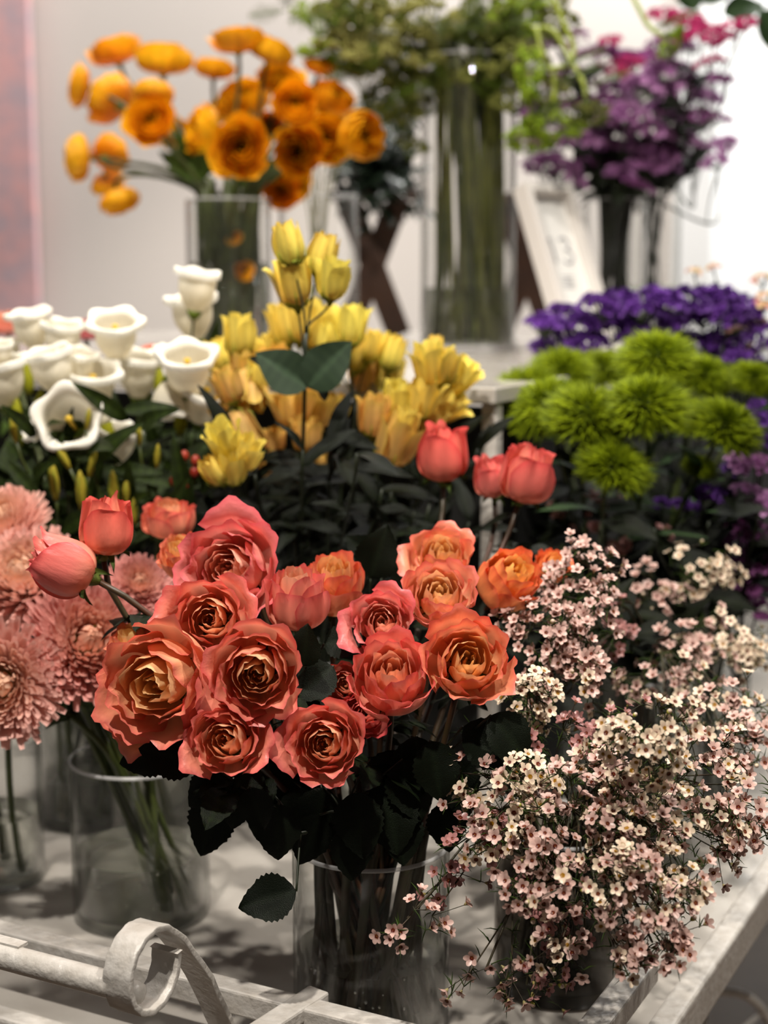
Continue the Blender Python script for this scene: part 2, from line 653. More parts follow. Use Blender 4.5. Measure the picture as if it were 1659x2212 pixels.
def vase(key, px, Y, base_z, r, h, water, label, cat='vase', glass='glass', x=None, group=None, name='glass_vase'):
    if x is None:
        x = W(px, 900, Y).x
    loc = Vector((x, Y, base_z + 0.0005))
    t = thing(name, label, cat, loc, group)
    mb = MB()
    th = 0.0028
    mb.lathe([(0.0001, 0), (r - 0.003, 0), (r, 0.003), (r, h - 0.0015), (r - th * 0.5, h), (r - th, h - 0.0015), (r - th, 0.012), (r - 0.012, 0.009), (0.0001, 0.009)], 64)
    part('glass_body', mb.mesh('glass_body', M[glass]), t)
    mb = MB()
    rr_ = 0.0018
    mb.lathe([(r - th * .5 + rr_ * math.cos(a), h + rr_ * .6 + rr_ * math.sin(a)) for a in [2 * PI * i / 8 for i in range(8)]], 64, closed=True)
    part('rim', mb.mesh('rim', M['glass_rim']), t)
    if water > 0:
        mb = MB()
        ri = r - th - 0.0006
        mb.lathe([(0.0001, 0.010), (ri - 0.009, 0.010), (ri, 0.0135), (ri, water + 0.0015), (ri - 0.002, water), (0.0001, water)], 64)
        part('water', mb.mesh('water', M['water']), t)
        if key in ('mum', 'rose'):
            Rb_ = random.Random(px)
            bb = MB()  # added mirror beads stand in for light glints in the water
            for _ in range(16):
                a = Rb_.uniform(3.3, 6.1)
                bb.ball(((ri - .002) * math.cos(a), (ri - .002) * math.sin(a), Rb_.uniform(.014, water)), Rb_.uniform(.0008, .0015), 10, 8)
            part('glint_beads', bb.mesh('glint_beads', M['glint']), t)
    VASES[key] = (loc, r - th - 0.004, h)
    return t


def vx(px, py, Y):
    return W(px, py, Y).x


vase('rose', 800, 1.16, DECK, 0.0635, 0.150, 0.060, 'clear glass cylinder vase holding the coral roses behind the front rail')
vase('mum', 280, 1.37, DECK, 0.0650, 0.152, 0.062, 'clear glass vase with pink chrysanthemum stems, mostly empty of leaves')
vase('farleft', -40, 1.45, DECK, 0.045, 0.17, 0.07, 'clear glass vase cut off at the left edge of the picture')
vase('leftback', 165, 1.62, DECK, 0.052, 0.20, 0.055, 'clear glass vase standing behind the pink chrysanthemum vase')
vase('wax', 1235, 1.225, DECK, 0.058, 0.14, 0.030, 'smoky glass jar of brown waxflower twigs beside the end rail', glass='smoke_glass')
vase('waxback', 1420, 1.50, DECK, 0.055, 0.20, 0.06, 'clear glass vase behind the cream waxflowers at the right')
vase('tall', 1008, 2.45, SH, 0.0755, 0.455, 0.098, 'tall clear glass vase full of long green stems on the shelf')
vase('ranunculus', 500, 2.36, SH, 0.0655, 0.232, 0.137, 'glass vase of orange ranunculus on the shelf at the left')
vase('midback', 690, 2.68, SH, 0.070, 0.255, 0.04, 'clear glass vase behind the yellow lisianthus tips, thin pale stems inside')
vase('statice', 1318, 2.60, SH, 0.0525, 0.245, 0.10, 'dark stemmed glass vase right of the white sign frame')
vase('statice2', 1402, 2.86, SH, 0.050, 0.290, 0.10, 'narrow glass vase behind and right of the purple flower vase')
vase('green', 1340, 1.72, DECK, 0.065, 0.20, 0.10, 'glass vase under the bright green pompom flowers')
vase('purple', 1490, 1.98, DECK, 0.060, 0.24, 0.10, 'glass vase under the deep purple statice')
vase('limonium', 1545, 1.68, DECK, 0.050, 0.20, 0.10, 'glass vase under the lilac sprays at the right edge')
vase('yellow', 660, 1.58, DECK, 0.060, 0.20, 0.10, 'glass vase deep in shade under the yellow lisianthus')
vase('white', 190, 1.76, DECK, 0.065, 0.20, 0.10, 'glass vase under the white bellflowers')
vase('lily', 310, 1.56, DECK, 0.048, 0.20, 0.10, 'glass vase under the green lily buds')


def stem_path(key, head, axis, k=0.5, n=9, L=0.06, bend=0.35):
    """foot inside the vase opposite the head, out over the rim, up into the head along its axis"""
    loc, r, h = VASES[key]
    d = Vector((head.x - loc.x, head.y - loc.y, 0))
    dl = d.length
    dn = d.normalized() if dl > 1e-4 else Vector((1, 0, 0))
    rr = min(r * 0.88, dl * 0.7)
    jit = Vector((rnd.uniform(-1, 1), rnd.uniform(-1, 1), 0)) * r * 0.35
    foot = loc - dn * rr * 0.55 + jit + Z * (0.016)
    rim = loc + dn * rr * 0.6 + jit * 0.7 + Z * h
    q = rim - loc; q.z = 0
    if q.length > r * 0.9:
        q = q.normalized() * r * 0.9
        rim = Vector((loc.x + q.x, loc.y + q.y, rim.z))
    q = foot - loc; q.z = 0
    if q.length > r * 0.85:
        q = q.normalized() * r * 0.85
        foot = Vector((loc.x + q.x, loc.y + q.y, foot.z))
    up = (rim - foot).normalized()
    D = (head - rim).length
    a = [foot.lerp(rim, i / 4) for i in range(4)]
    return foot, a + bez(rim, rim + up * D * bend, head - axis * min(L, D * 0.5), head, n)


# ------------------------------------------------------------------ petals
def prof(P, t):
    u = 1 - t
    return (P[0][0] * u ** 3 + 3 * P[1][0] * u * u * t + 3 * P[2][0] * u * t * t + P[3][0] * t ** 3,
            P[0][1] * u ** 3 + 3 * P[1][1] * u * u * t + 3 * P[2][1] * u * t * t + P[3][1] * t ** 3)


def petal(mb, phi, w, Rb, Rt, Hh, curl, ruf, cols, R, nu=13, nv=12, tip=0.0, spiral=0.05, droop=0.0, belly=1.35, base=0.05):
    """one overlapping petal of a cup: cols = (base, middle, edge)"""
    ph = [R.uniform(0, 6.28) for _ in range(4)]
    fr = R.uniform(5, 8)
    P = ((base, 0), (Rb * belly, 0.02), (Rb * 1.05, Hh * 0.62), (Rt, Hh))
    asym = R.uniform(-0.08, 0.08)

    def fn(i, j):
        s = i * 2 - 1
        edge = abs(s) ** 3.2
        t = j * (1 - 0.30 * edge + asym * s * 0.5 + tip * (1 - abs(s)) ** 2)
        r, z = prof(P, min(t, 1.0))
        if t > 1:
            z += (t - 1) * Hh
        k = max(0.0, (t - 0.62) / 0.38)
        ce = max(0.0, (abs(s) - 0.7) / 0.3) * t
        rr = r * (1 + spiral * s) + curl * (k ** 1.8) + curl * 0.5 * ce ** 2
        zz = z - abs(curl) * 0.65 * (k ** 2.6) - droop * t * t
        wv = ruf * (t ** 4) * (math.sin(s * fr + ph[0]) + 0.6 * math.sin(s * fr * 2.3 + ph[1]))
        zz += wv * 0.5
        rr += wv * 0.8 * (0.3 + j)
        an = phi + s * w * (0.55 + 0.45 * math.sqrt(t + 1e-6)) + ruf * 0.5 * math.sin(3 * t + ph[2])
        e = max(j ** 5, (abs(s) ** 6) * (0.3 + 0.7 * j))
        c = mix(cols[0], cols[1], min(1, t * 1.7))
        c = mix(c, cols[2], min(1, e * 0.9))
        nzv = 0.94 + 0.10 * math.sin(s * 9 + ph[3])
        return (rr * math.cos(an), rr * math.sin(an), zz), tuple(x * nzv for x in c)
    mb.grid(nu, nv, fn)


# rose pigments
R_YEL = lin((255, 218, 146)); R_PEACH = lin((255, 204, 156)); R_CORAL = lin((250, 176, 142))
R_PINK = lin((240, 116, 114)); R_RED = lin((222, 78, 82))


def rose_proto(seed, bud=False, n_in=10, n_out=10, openness=1.0, hole=0.10):
    R = random.Random(seed)
    N = n_in + n_out
    head = MB()
    outs = []
    th = R.uniform(0, 6)
    for i in range(N):
        q = i / (N - 1)
        if bud:
            Rb = 0.16 + 0.50 * q ** 0.8
            Hh = 1.35 - 0.12 * q + R.uniform(-0.03, 0.03)
            Rt = Rb * (0.30 + 0.46 * q)
            curl = 0.0 if q < 0.5 else 0.08 * R.uniform(0.4, 1.6)
            w = 1.35 - 0.25 * q
            ruf = 0.012 + 0.02 * q
        else:
            Rb = 0.12 + 0.66 * q ** 0.82
            Hh = 0.98 + 0.16 * math.sin(PI * min(1, q * 1.15)) - 0.12 * q + R.uniform(-0.025, 0.025)
            Rt = Rb * (0.70 + 0.22 * q) if q < 0.55 else Rb * (0.84 + 0.26 * (q - 0.55) / 0.45 * openness)
            curl = 0.0 if q < 0.35 else (0.035 + 0.15 * ((q - 0.35) / 0.65) ** 1.5) * R.uniform(0.6, 1.35) * openness
            w = (1.30 - 0.42 * q)
            ruf = 0.014 + 0.042 * q ** 1.2
        th += math.radians(137.5) + R.uniform(-0.18, 0.18)
        cb = mix(R_YEL, R_CORAL, q ** 0.8)
        cm = mix(R_PEACH, R_CORAL, q) if q < 0.6 else mix(R_CORAL, R_PINK, (q - 0.6) * 0.7)
        ce = mix(R_PINK, R_RED, q * .4) if q > .45 else mix(lin((255, 208, 162)), R_CORAL, q * 1.7)
        if bud:
            cm = mix(R_CORAL, R_PINK, q * .8); ce = mix(R_PINK, R_RED, q); cb = mix(R_PEACH, R_CORAL, q)
        cols = (cb, cm, ce)
        res = (11, 10) if q < 0.5 else (17, 14)
        if i < n_in:
            petal(head, th, w, Rb, Rt, Hh, curl, ruf, cols, R, res[0], res[1], spiral=0.10 if q < .4 else 0.07)
        else:
            m = MB()
            petal(m, th, w, Rb, Rt, Hh, curl, ruf, cols, R, 19, 16, spiral=0.06, tip=R.uniform(0, 0.22 if bud else 0.10))
            outs.append(m.mesh('petal', M['rose']))
    if not bud:                       # folded tight petals in the heart
        for k in range(5):
            a = R.uniform(0, 6.28)
            petal(head, a, 0.9, 0.07 + 0.035 * k, 0.05 + 0.03 * k, 0.80 + 0.01 * k, 0.0, 0.015, (R_YEL, R_PEACH, R_CORAL), R, 9, 8, spiral=0.3)
    return head.mesh('flower_head', M['rose']), outs


ROSES = [rose_proto(3), rose_proto(11, openness=1.15), rose_proto(29, openness=0.8), rose_proto(41, n_in=12, n_out=11, openness=1.15), rose_proto(57, openness=0.45)]
BUDS = [rose_proto(5, True, 4, 7), rose_proto(8, True, 4, 7)]
LEAF_D = lin((24, 33, 15)); LEAF_D2 = lin((15, 22, 11)); LEAF_G = lin((70, 92, 30))


def leaf_mesh(name, length=1.0, width=0.5, fold=0.15, droop=0.3, teeth=0.03, cols=(LEAF_D, LEAF_D2), nu=9, nv=18, seed=0, tipp=1.0, mat='leaf'):
    R = random.Random(seed)
    mb = MB()
    ph = R.uniform(0, 6)

    def fn(i, j):
        s = i * 2 - 1
        wd = width * 0.5 * (math.sin(PI * j ** 0.78) ** 0.85 if 0 < j < 1 else 0.0)
        if teeth and 0.05 < j < 0.97:
            wd *= 1 + teeth * (1 if int(j * (nv - 1)) % 2 else -1) * (abs(s) > 0.9)
        x = s * wd
        z = fold * abs(s) * wd * 2 - droop * j * j + 0.02 * math.sin(j * 9 + ph) * s
        c = mix(cols[0], cols[1], 0.5 + 0.5 * math.sin(j * 40) * 0.4)
        if abs(s) < 0.1:
            c = tuple(min(1, v * 1.7) for v in c)
        return (x, j * length, z), c
    mb.grid(nu, nv, fn)
    return mb.mesh(name, M[mat])


def rose_leaf_mesh(seed):
    """a compound leaf: five toothed leaflets on one stalk"""
    R = random.Random(seed)
    mb = MB()
    spots = [(1.0, 0, 1.0), (0.72, 1.15, 0.85), (0.72, -1.15, 0.85), (0.40, 1.2, 0.65), (0.40, -1.2, 0.65)]
    mb.tube([(0, 0, 0), (0, 0.5, 0.02), (0, 1.0, 0)], 0.014, 6, LEAF_D)
    for y, a, sz in spots:
        st = len(mb.v)
        ph = R.uniform(0, 6)
        nv = 15

        def fn(i, j):
            s = i * 2 - 1
            wd = 0.34 * sz * (math.sin(PI * j ** 0.8) ** 0.8 if 0 < j < 1 else 0.0)
            wd *= 1 + 0.05 * (1 if int(round(j * (nv - 1))) % 2 else -1) * (abs(s) > 0.9)
            z = 0.22 * abs(s) * wd - 0.25 * j * j * sz + 0.03 * math.sin(j * 8 + ph) * s
            c = mix(LEAF_D, LEAF_D2, 0.5 + 0.5 * math.sin(j * 30))
            if abs(s) < 0.1:
                c = tuple(v * 1.8 for v in c)
            return (s * wd, j * 0.95 * sz, z), c
        mb.grid(7, nv, fn)
        mb.xf(Matrix.Translation((0, y, 0)) @ Matrix.Rotation(-a, 4, 'Z') @ Matrix.Rotation(R.uniform(-0.35, 0.2), 4, 'X') @ Matrix.Rotation(R.uniform(-0.4, 0.4), 4, 'Y'), st)
    return mb.mesh('leaf', M['leaf'])


RLEAF = [rose_leaf_mesh(i) for i in range(4)]


def calyx_mesh():
    mb = MB()
    mb.lathe([(0.0, -0.16), (0.07, -0.15), (0.13, -0.06), (0.16, 0.02), (0.12, 0.08)], 12, lin((96, 110, 48)))
    for k in range(5):
        a = 2 * PI * k / 5
        R = random.Random(k)
        dr = R.uniform(0.25, 0.9)
        st = len(mb.v)

        def fn(i, j):
            s = i * 2 - 1
            wd = 0.13 * (1 - j) ** 0.7 + 0.004
            return (0.12 + 0.42 * j, s * wd, 0.02 + 0.16 * j - dr * 0.55 * j * j + 0.08 * s * s), mix(lin((100, 118, 50)), lin((48, 62, 24)), j)
        mb.grid(5, 9, fn)
        mb.xf(Matrix.Rotation(a, 4, 'Z'), st)
    return mb.mesh('calyx', M['leaf'])


CALYX = calyx_mesh()
ROSE_HEADS = {}


def head_proto(kind, idx):
    return (BUDS if kind else ROSES)[idx]


def tubemesh(name, paths, mat, loc):
    mb = MB()
    for pts, rad in paths:
        mb.tube([p - loc for p in pts], rad, 7)
    return mb.mesh(name, M[mat])


def rose(px, py, dia, Y, ax, label, kind=0, idx=0, tint=(1, 1, 1), leaves=2, sz=1.0, stemcol='stem_rose', name='rose'):
    axis = lean(*ax)
    R = dia * 0.5 * pxm(Y, py) * (1.5 if kind else 1.20)
    c = W(px, py, Y)
    base = c - axis * (0.55 if kind == 0 else 0.62) * R * sz
    foot, pts = stem_path('rose', base - axis * 0.10 * R, axis, L=0.07)
    t = thing(name, label, 'rose', foot, 'coral roses in the front vase')
    radii = [0.0026] * len(pts)
    part('stem', tubemesh('stem', [(pts, 0.0025)], stemcol, foot), t)
    hm, outs = head_proto(kind, idx)
    spin = rnd.uniform(0, 6.28)
    hs = part('flower_head', hm, t, orient(base - foot, axis, (R, R, R * sz), spin), tint)
    for om in outs:
        part('petal', om, hs, None, tint)
    part('calyx', CALYX, t, orient(base - foot, axis, R * (1.1 if kind else 1.25), spin))
    for k in range(leaves):
        i = len(pts) - 3 - k * 2
        if i < 4:
            break
        p = pts[i]
        a = rnd.uniform(0, 6.28)
        dirv = Vector((math.cos(a), math.sin(a), rnd.uniform(-0.5, 0.1))).normalized()
        q = dirv.to_track_quat('Y', 'Z')
        s = rnd.uniform(0.030, 0.042)
        part('leaf', RLEAF[rnd.randrange(4)], t, Matrix.Translation(p - foot) @ q.to_matrix().to_4x4() @ Matrix.Diagonal((s, s, s, 1)), (1, 1, 1))
    return t


PE = (1.03, 1.15, 1.0)      # more peach
RD = (0.95, 0.70, 0.85)     # more red
PK = (1.0, 0.93, 1.18)      # more pink
# (px, py, diameter px, depth, lean, label, kind, proto, tint, leaves)
rose(345, 1472, 245, 1.06, (-.22, .12, 1), 'largest front rose, peach heart, turned to the left, red outer petals', 0, 0, (1.03, 1.12, .95))
rose(555, 1452, 200, 1.05, (0, .12, 1), 'round coral rose facing straight forward in the middle of the bouquet', 0, 3, (1, 1.02, .98))
rose(455, 1338, 172, 1.10, (0, .28, 1), 'coral rose with dark open heart directly above the two largest front roses', 0, 1, (1, .96, .98))
rose(500, 1232, 212, 1.17, (-.2, .35, 1), 'large pink coral rose at the upper left top of the bouquet', 0, 3, PK)
rose(640, 1292, 138, 1.14, (.0, 1, .3), 'slim coral rose seen from the side between two taller ones', 0, 4, (1, .92, 1), sz=1.5)
rose(722, 1262, 146, 1.19, (0.05, 1, .65), 'upright rose with an orange heart behind, at the top centre', 0, 4, (1.03, 1.1, .85), sz=1.3)
rose(488, 1600, 165, 1.04, (-.08, .42, 1), 'low coral rose left of the bouquet base, below the round central rose', 0, 1, (1, .95, .95))
rose(703, 1606, 168, 1.04, (-.1, .32, 1), 'lowest small rose with a deep dark heart and frilled petals', 0, 3, (1, .95, .98))
rose(847, 1462, 182, 1.07, (0, .72, .85), 'tall red coral rose right of centre, cup shaped with furled petals', 0, 2, (1, .86, .92), sz=1.2)
rose(1010, 1430, 190, 1.07, (.05, .48, .95), 'orange peach rose at the right end of the front row', 0, 0, (1.03, 1.08, .85))
rose(950, 1288, 160, 1.15, (0, .62, .85), 'pale peach rose with a pointed spiral heart, upper right', 0, 2, (1.05, 1.22, 1.15))
rose(826, 1345, 140, 1.13, (-.05, .45, .95), 'small pale pink rose above the tall red coral one', 0, 1, PK)
rose(747, 1478, 98, 1.13, (-.1, .35, 1), 'smallest open rose half hidden behind the tall red coral rose', 0, 2, (1, .88, .95))
rose(955, 1205, 140, 1.23, (0, .8, .75), 'peach rose with pink curled outer petals at the back right', 0, 1, (1.03, 1.15, .95))
rose(1102, 1252, 148, 1.22, (.35, .6, .6), 'bright orange rose leaning right beside the waxflowers', 0, 4, (1.06, 1.05, .55), sz=1.15)
rose(1195, 1222, 80, 1.30, (.3, .7, .5), 'orange rose mostly hidden behind the pink waxflower tip', 0, 2, (1.06, .95, .5))
rose(398, 1200, 118, 1.24, (-.3, .8, .5), 'peach rose peeking out left of the large pink coral rose', 0, 4, (1.05, 1.2, .9))
rose(228, 1140, 126, 1.16, (.10, 1, .05), 'closed red coral rosebud standing at the upper left', 1, 0, (1, .92, .8), 1)
rose(140, 1222, 140, 1.14, (-.85, .45, .15), 'half open rosebud leaning to the far left over the pink chrysanthemum', 1, 1, (1.03, 1.05, 1.05), 1)
rose(366, 1120, 118, 1.38, (0, 1, .25), 'blurred coral rose behind the two upper left rosebuds', 0, 4, (1, .86, .8), 1)
rose(955, 985, 118, 1.42, (-.05, 1, .1), 'highest rose, a blurred red closed bloom below the yellow lisianthus', 1, 1, (.98, .75, .72), 1)
rose(1137, 1028, 122, 1.38, (.22, 1, .25), 'blurred coral rosebud at upper right with pale petal tip', 1, 0, (1.02, .98, .95), 1)
rose(1060, 1035, 84, 1.42, (-.2, .9, .3), 'smaller pink rosebud tucked left of the upper right one', 1, 1, (1.02, 1.05, 1.1), 1)
rose(288, 1392, 118, 1.15, (-.3, .8, .3), 'peach rose just behind and above the largest front rose', 0, 4, (1.05, 1.2, .85))
rose(300, 1545, 150, 1.10, (-.5, .1, .7), 'peach rose low on the left, tucked under the largest front rose', 0, 1, (1.04, 1.1, .9))
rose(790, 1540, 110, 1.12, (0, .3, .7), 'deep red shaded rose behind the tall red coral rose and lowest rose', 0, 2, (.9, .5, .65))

# extra leaf sprays of the roses hanging at the front of the vase
lf = Vector(VASES['rose'][0])


def leafspray(px0, py0, Y0, specs, label, foot_dir=(0, 0)):
    p0 = W(px0, py0, Y0)
    loc, r, h = VASES['rose']
    d = Vector((p0.x - loc.x, p0.y - loc.y, 0)).normalized()
    foot = loc - d * r * 0.4 + Z * 0.02
    rim = loc + d * r * 0.7 + Z * h
    t = thing('rose_leaf_stem', label, 'foliage', foot, 'rose foliage stems in the front vase')
    paths = [([foot, rim.lerp(foot, .4), rim, p0 + Vector((0, 0, 0.004))] if False else bez(foot, rim, rim + Vector((0, 0, .03)), p0, 10), 0.0015)]
    for px, py, Y, size, axy in specs:
        q = W(px, py, Y)
        paths.append((bez(p0, p0.lerp(q, .4) + Vector((0, 0, .006)), p0.lerp(q, .8), q, 5), 0.0009))
        a = Vector((axy[0], -axy[2], axy[1])).normalized()
        m = SINGLE[rnd.randrange(3)]
        part('leaf', m, t, Matrix.Translation(q - foot) @ axq(a, Vector((rnd.uniform(-.3, .3), -1, .6))).to_4x4() @ Matrix.Diagonal((size, size, size, 1)), (1, 1, 1))
    part('stem', tubemesh('stem', paths, 'stem_dark', foot), t)


def axq(ydir, znear):
    y = ydir.normalized()
    x = y.cross(znear).normalized()
    z = x.cross(y)
    return Matrix((x, y, z)).transposed()


SINGLE = [leaf_mesh('leaf', 1, 0.78, 0.12, 0.12, 0.05, (LEAF_D2, tuple(v * .7 for v in LEAF_D2)), 9, 23, i) for i in range(3)]
leafspray(650, 1800, 1.07, [(600, 1735, 1.06, .044, (0, -1, .1)), (640, 1925, 1.04, .044, (-1, -.25, .1)), (520, 1700, 1.06, .032, (-.2, -1, .2)), (430, 1650, 1.08, .046, (-.9, .3, .1)), (480, 1670, 1.07, .036, (-.7, -.7, .1)), (540, 1700, 1.05, .034, (.3, -1, .1)), (560, 1680, 1.10, .040, (-.5, -.8, .1))], 'dark rose leaves hanging down at the lower left of the bouquet')
leafspray(740, 1760, 1.08, [(700, 1700, 1.09, .05, (-.2, -1, .3)), (770, 1710, 1.07, .05, (.1, -1, .3)), (830, 1690, 1.08, .055, (.2, -1, .3)), (690, 1760, 1.08, .04, (-.4, -1, .3)), (800, 1640, 1.09, .05, (.7, -.6, .2)), (870, 1640, 1.08, .048, (.3, -1, .3)), (760, 1780, 1.07, .042, (0, -1, .3)), (860, 1740, 1.08, .045, (.1, -1, .3))], 'dark mass of rose leaves hanging over the rim of the front vase')
leafspray(900, 1700, 1.12, [(930, 1600, 1.07, .046, (.2, -1, .2)), (1000, 1570, 1.07, .050, (.8, -.6, .1)), (960, 1640, 1.10, .048, (.5, -1, .2)), (900, 1590, 1.09, .05, (0, -1, .2)), (960, 1730, 1.10, .04, (.1, -1, .2)), (1060, 1545, 1.06, .045, (.6, -.7, .1)), (860, 1620, 1.1, .05, (-.3, -1, .2))], 'dark rose leaves under the orange peach rose at the right')
leafspray(680, 1450, 1.16, [(655, 1440, 1.10, .034, (0.1, 1, .2)), (720, 1440, 1.12, .04, (-.7, -.5, .4)), (640, 1500, 1.12, .045, (.3, -1, .3)), (700, 1390, 1.14, .036, (1, .2, .4))], 'dark green rose leaves in the gap at the centre of the bouquet')
leafspray(560, 1640, 1.14, [(480, 1720, 1.12, .05, (-.4, -1, .2)), (560, 1640, 1.13, .055, (0, -1, .2)), (620, 1620, 1.12, .055, (.1, -1, .2)), (650, 1700, 1.11, .05, (0, -1, .2)), (600, 1680, 1.12, .05, (-.4, -1, .3)), (380, 1620, 1.12, .045, (-1, -.2, .1))], 'dark leaves filling the shade under the two lowest front roses')
leafspray(800, 1350, 1.28, [(800, 1250, 1.27, .05, (.3, 1, .2)), (860, 1300, 1.26, .05, (.6, .8, .2)), (780, 1380, 1.2, .05, (0, -1, .2)), (830, 1230, 1.30, .045, (-.6, .6, .2)), (900, 1230, 1.32, .045, (.4, .9, .2)), (1000, 1330, 1.25, .05, (.8, .4, .2))], 'rose leaves behind the bouquet between the centre and right roses')

# ------------------------------------------------------------------ waxflowers
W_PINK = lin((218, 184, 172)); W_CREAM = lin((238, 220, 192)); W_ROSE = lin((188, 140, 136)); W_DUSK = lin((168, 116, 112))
C_RED = lin((110, 30, 30)); C_YEL = lin((180, 130, 30))


def wax_mesh(pc, cc, seed, cup=0.25, np=5):
    R = random.Random(seed)
    mb = MB()
    mb.lathe([(0.0, -0.42), (0.10, -0.40), (0.20, -0.14), (0.30, 0.02), (0.27, 0.04), (0.16, -0.03), (0.0, -0.05)], 12, mix(lin((150, 150, 60)), pc, 0.3))
    st = len(mb.v)
    for k in range(len(mb.v) - 36, len(mb.v)):
        mb.c[k] = cc
    for k in range(np):
        a = 2 * PI * k / np + R.uniform(-.1, .1)
        cu = cup + R.uniform(-.08, .12)
        st = len(mb.v)

        def fn(i, j):
            s = i * 2 - 1
            r = 0.24 + 0.62 * j
            wd = 0.30 * math.sin(PI * (0.14 + 0.80 * j)) ** 0.8 + 0.03
            z = 0.03 + cu * j * 0.9 + 0.18 * s * s * wd + 0.14 * j * (1 - j)
            return (r, s * wd, z), mix(pc, W_ROSE, 0.35 * (1 - j))
        mb.grid(5, 5, fn)
        mb.xf(Matrix.Rotation(a, 4, 'Z'), st)
    for k in range(8):
        a = 2 * PI * (k + .5) / 8
        mb.tube([(0.24 * math.cos(a), 0.24 * math.sin(a), 0.02), (0.20 * math.cos(a), 0.20 * math.sin(a), 0.16)], [0.022, 0.03], 4, mix(cc, C_YEL, 0.4))
    mb.ball((0, 0, 0.03), 0.06, 6, 4, C_YEL)
    return mb.mesh('blossom', M['waxy'])


def waxbud_mesh():
    mb = MB()
    mb.lathe([(0.0, -0.42), (0.12, -0.36), (0.26, -0.1), (0.30, 0.08), (0.0, 0.1)], 10, lin((170, 170, 70)))
    mb.ball((0, 0, 0.12), 0.27, 10, 8, mix(W_CREAM, W_PINK, .5))
    return mb.mesh('bud', M['waxy'])


WAX = {
    'pink': [wax_mesh(W_PINK, C_RED, i, 0.2 + 0.15 * i) for i in range(3)],
    'cream': [wax_mesh(W_CREAM, C_RED, 10 + i, 0.15 + 0.15 * i) for i in range(2)] + [wax_mesh(W_CREAM, C_YEL, 15, 0.2)],
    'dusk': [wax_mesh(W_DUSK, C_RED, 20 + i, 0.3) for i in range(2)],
}
WAX['mixed'] = WAX['pink'] + WAX['cream'][1:]
WBUD = waxbud_mesh()
LEAF_N = lin((62, 84, 28)); LEAF_N2 = lin((36, 48, 20))


def wax_sprig(px, py, rx, ry, Y, n, kind, label, vkey='wax', depth=None, size=0.0062, up=0.5, needles=None, name='waxflower_sprig', group='waxflower sprigs at the right of the cart', tint=None, bare=0.0):
    R = random.Random(int(px * 7 + py * 3))
    c = W(px, py, Y)
    k = pxm(Y, py)
    ex, ez = rx * k, ry * k
    ey = depth or (ex + ez) * 0.45
    loc, r, h = VASES[vkey]
    d = Vector((c.x - loc.x, c.y - loc.y, 0))
    dn = d.normalized() if d.length > 1e-4 else Vector((0, -1, 0))
    an = R.uniform(0, 6.28)
    jit = Vector((math.cos(an), math.sin(an), 0)) * r * R.uniform(.1, .8)
    foot = loc + jit + Z * 0.014
    rim = loc + jit * 0.6 + dn * r * 0.35 + Z * h
    hub = c - Z * ez * 0.35 + Vector((0, ey * 0.5, 0))
    t = thing(name, label, 'waxflower', foot, group)
    tw = MB(); nd = MB()
    main = bez(foot, rim, rim + (rim - foot) * 0.5 + Z * 0.02, hub, 10)
    tw.tube([p - foot for p in main], [0.0020 - 0.0011 * i / 10 for i in range(11)], 5)
    hubs = []
    nh = max(3, n // 6)
    pts = []
    for i in range(nh):
        # cluster centres on the shell of the cloud
        for _ in range(40):
            v = Vector((R.gauss(0, 1), R.gauss(0, 1), R.gauss(0, 1))).normalized()
            if v.y < 0.35 and v.z > -0.75:
                break
        rr = R.uniform(0.55, 0.9)
        p = c + Vector((v.x * ex, v.y * ey, v.z * ez)) * rr
        hubs.append((p, v))
        q = main[R.randrange(7, 10)]
        mid = q.lerp(p, 0.5) + Vector((0, 0.004, -0.004))
        br = bez(q, q.lerp(mid, .6), mid, p, 5)
        tw.tube([x - foot for x in br], 0.0006, 4)
        for x in br[2:]:
            pts.append(x)
    for i in range(n):
        hp, hv = hubs[i % nh]
        off = Vector((R.gauss(0, 1), R.gauss(0, .8), R.gauss(0, 1))) * 0.0085
        p = hp + hv * R.uniform(0.004, 0.012) + off
        ax = (hv * 0.7 + off.normalized() * 0.5 + Vector((0, -0.45, up))).normalized()
        s = size * R.uniform(0.82, 1.12)
        isbud = R.random() < 0.06
        m = WBUD if isbud else WAX[kind][R.randrange(len(WAX[kind]))]
        cl = tint or (1, 1, 1)
        j = R.uniform(0.90, 1.05)
        part('bud' if isbud else 'blossom', m, t, orient(p - foot, ax, s, R.uniform(0, 6)), (cl[0] * j, cl[1] * j, cl[2] * j))
        tw.tube([hp - foot, (p - ax * s * 0.4) - foot], 0.00035, 3, cap=False)
        pts.append(p - ax * s)
    for i in range(needles or n * 3):
        p = pts[R.randrange(len(pts))] - foot
        v = Vector((R.gauss(0, 1), R.gauss(0, 1), R.gauss(0.3, 1))).normalized()
        l = R.uniform(0.007, 0.016)
        a = p + v * l
        b = p + v * l * 0.5 + Vector((0, 0, 0.001))
        col = mix(LEAF_N, LEAF_N2, R.random())
        nd.tube([p, b, a], [0.0005, 0.0005, 0.0001], 3, col, cap=False)
    part('stem', tw.mesh('stem', M['twig']), t)
    part('needle_foliage', nd.mesh('needle_foliage', M['leaf']), t)
    return t


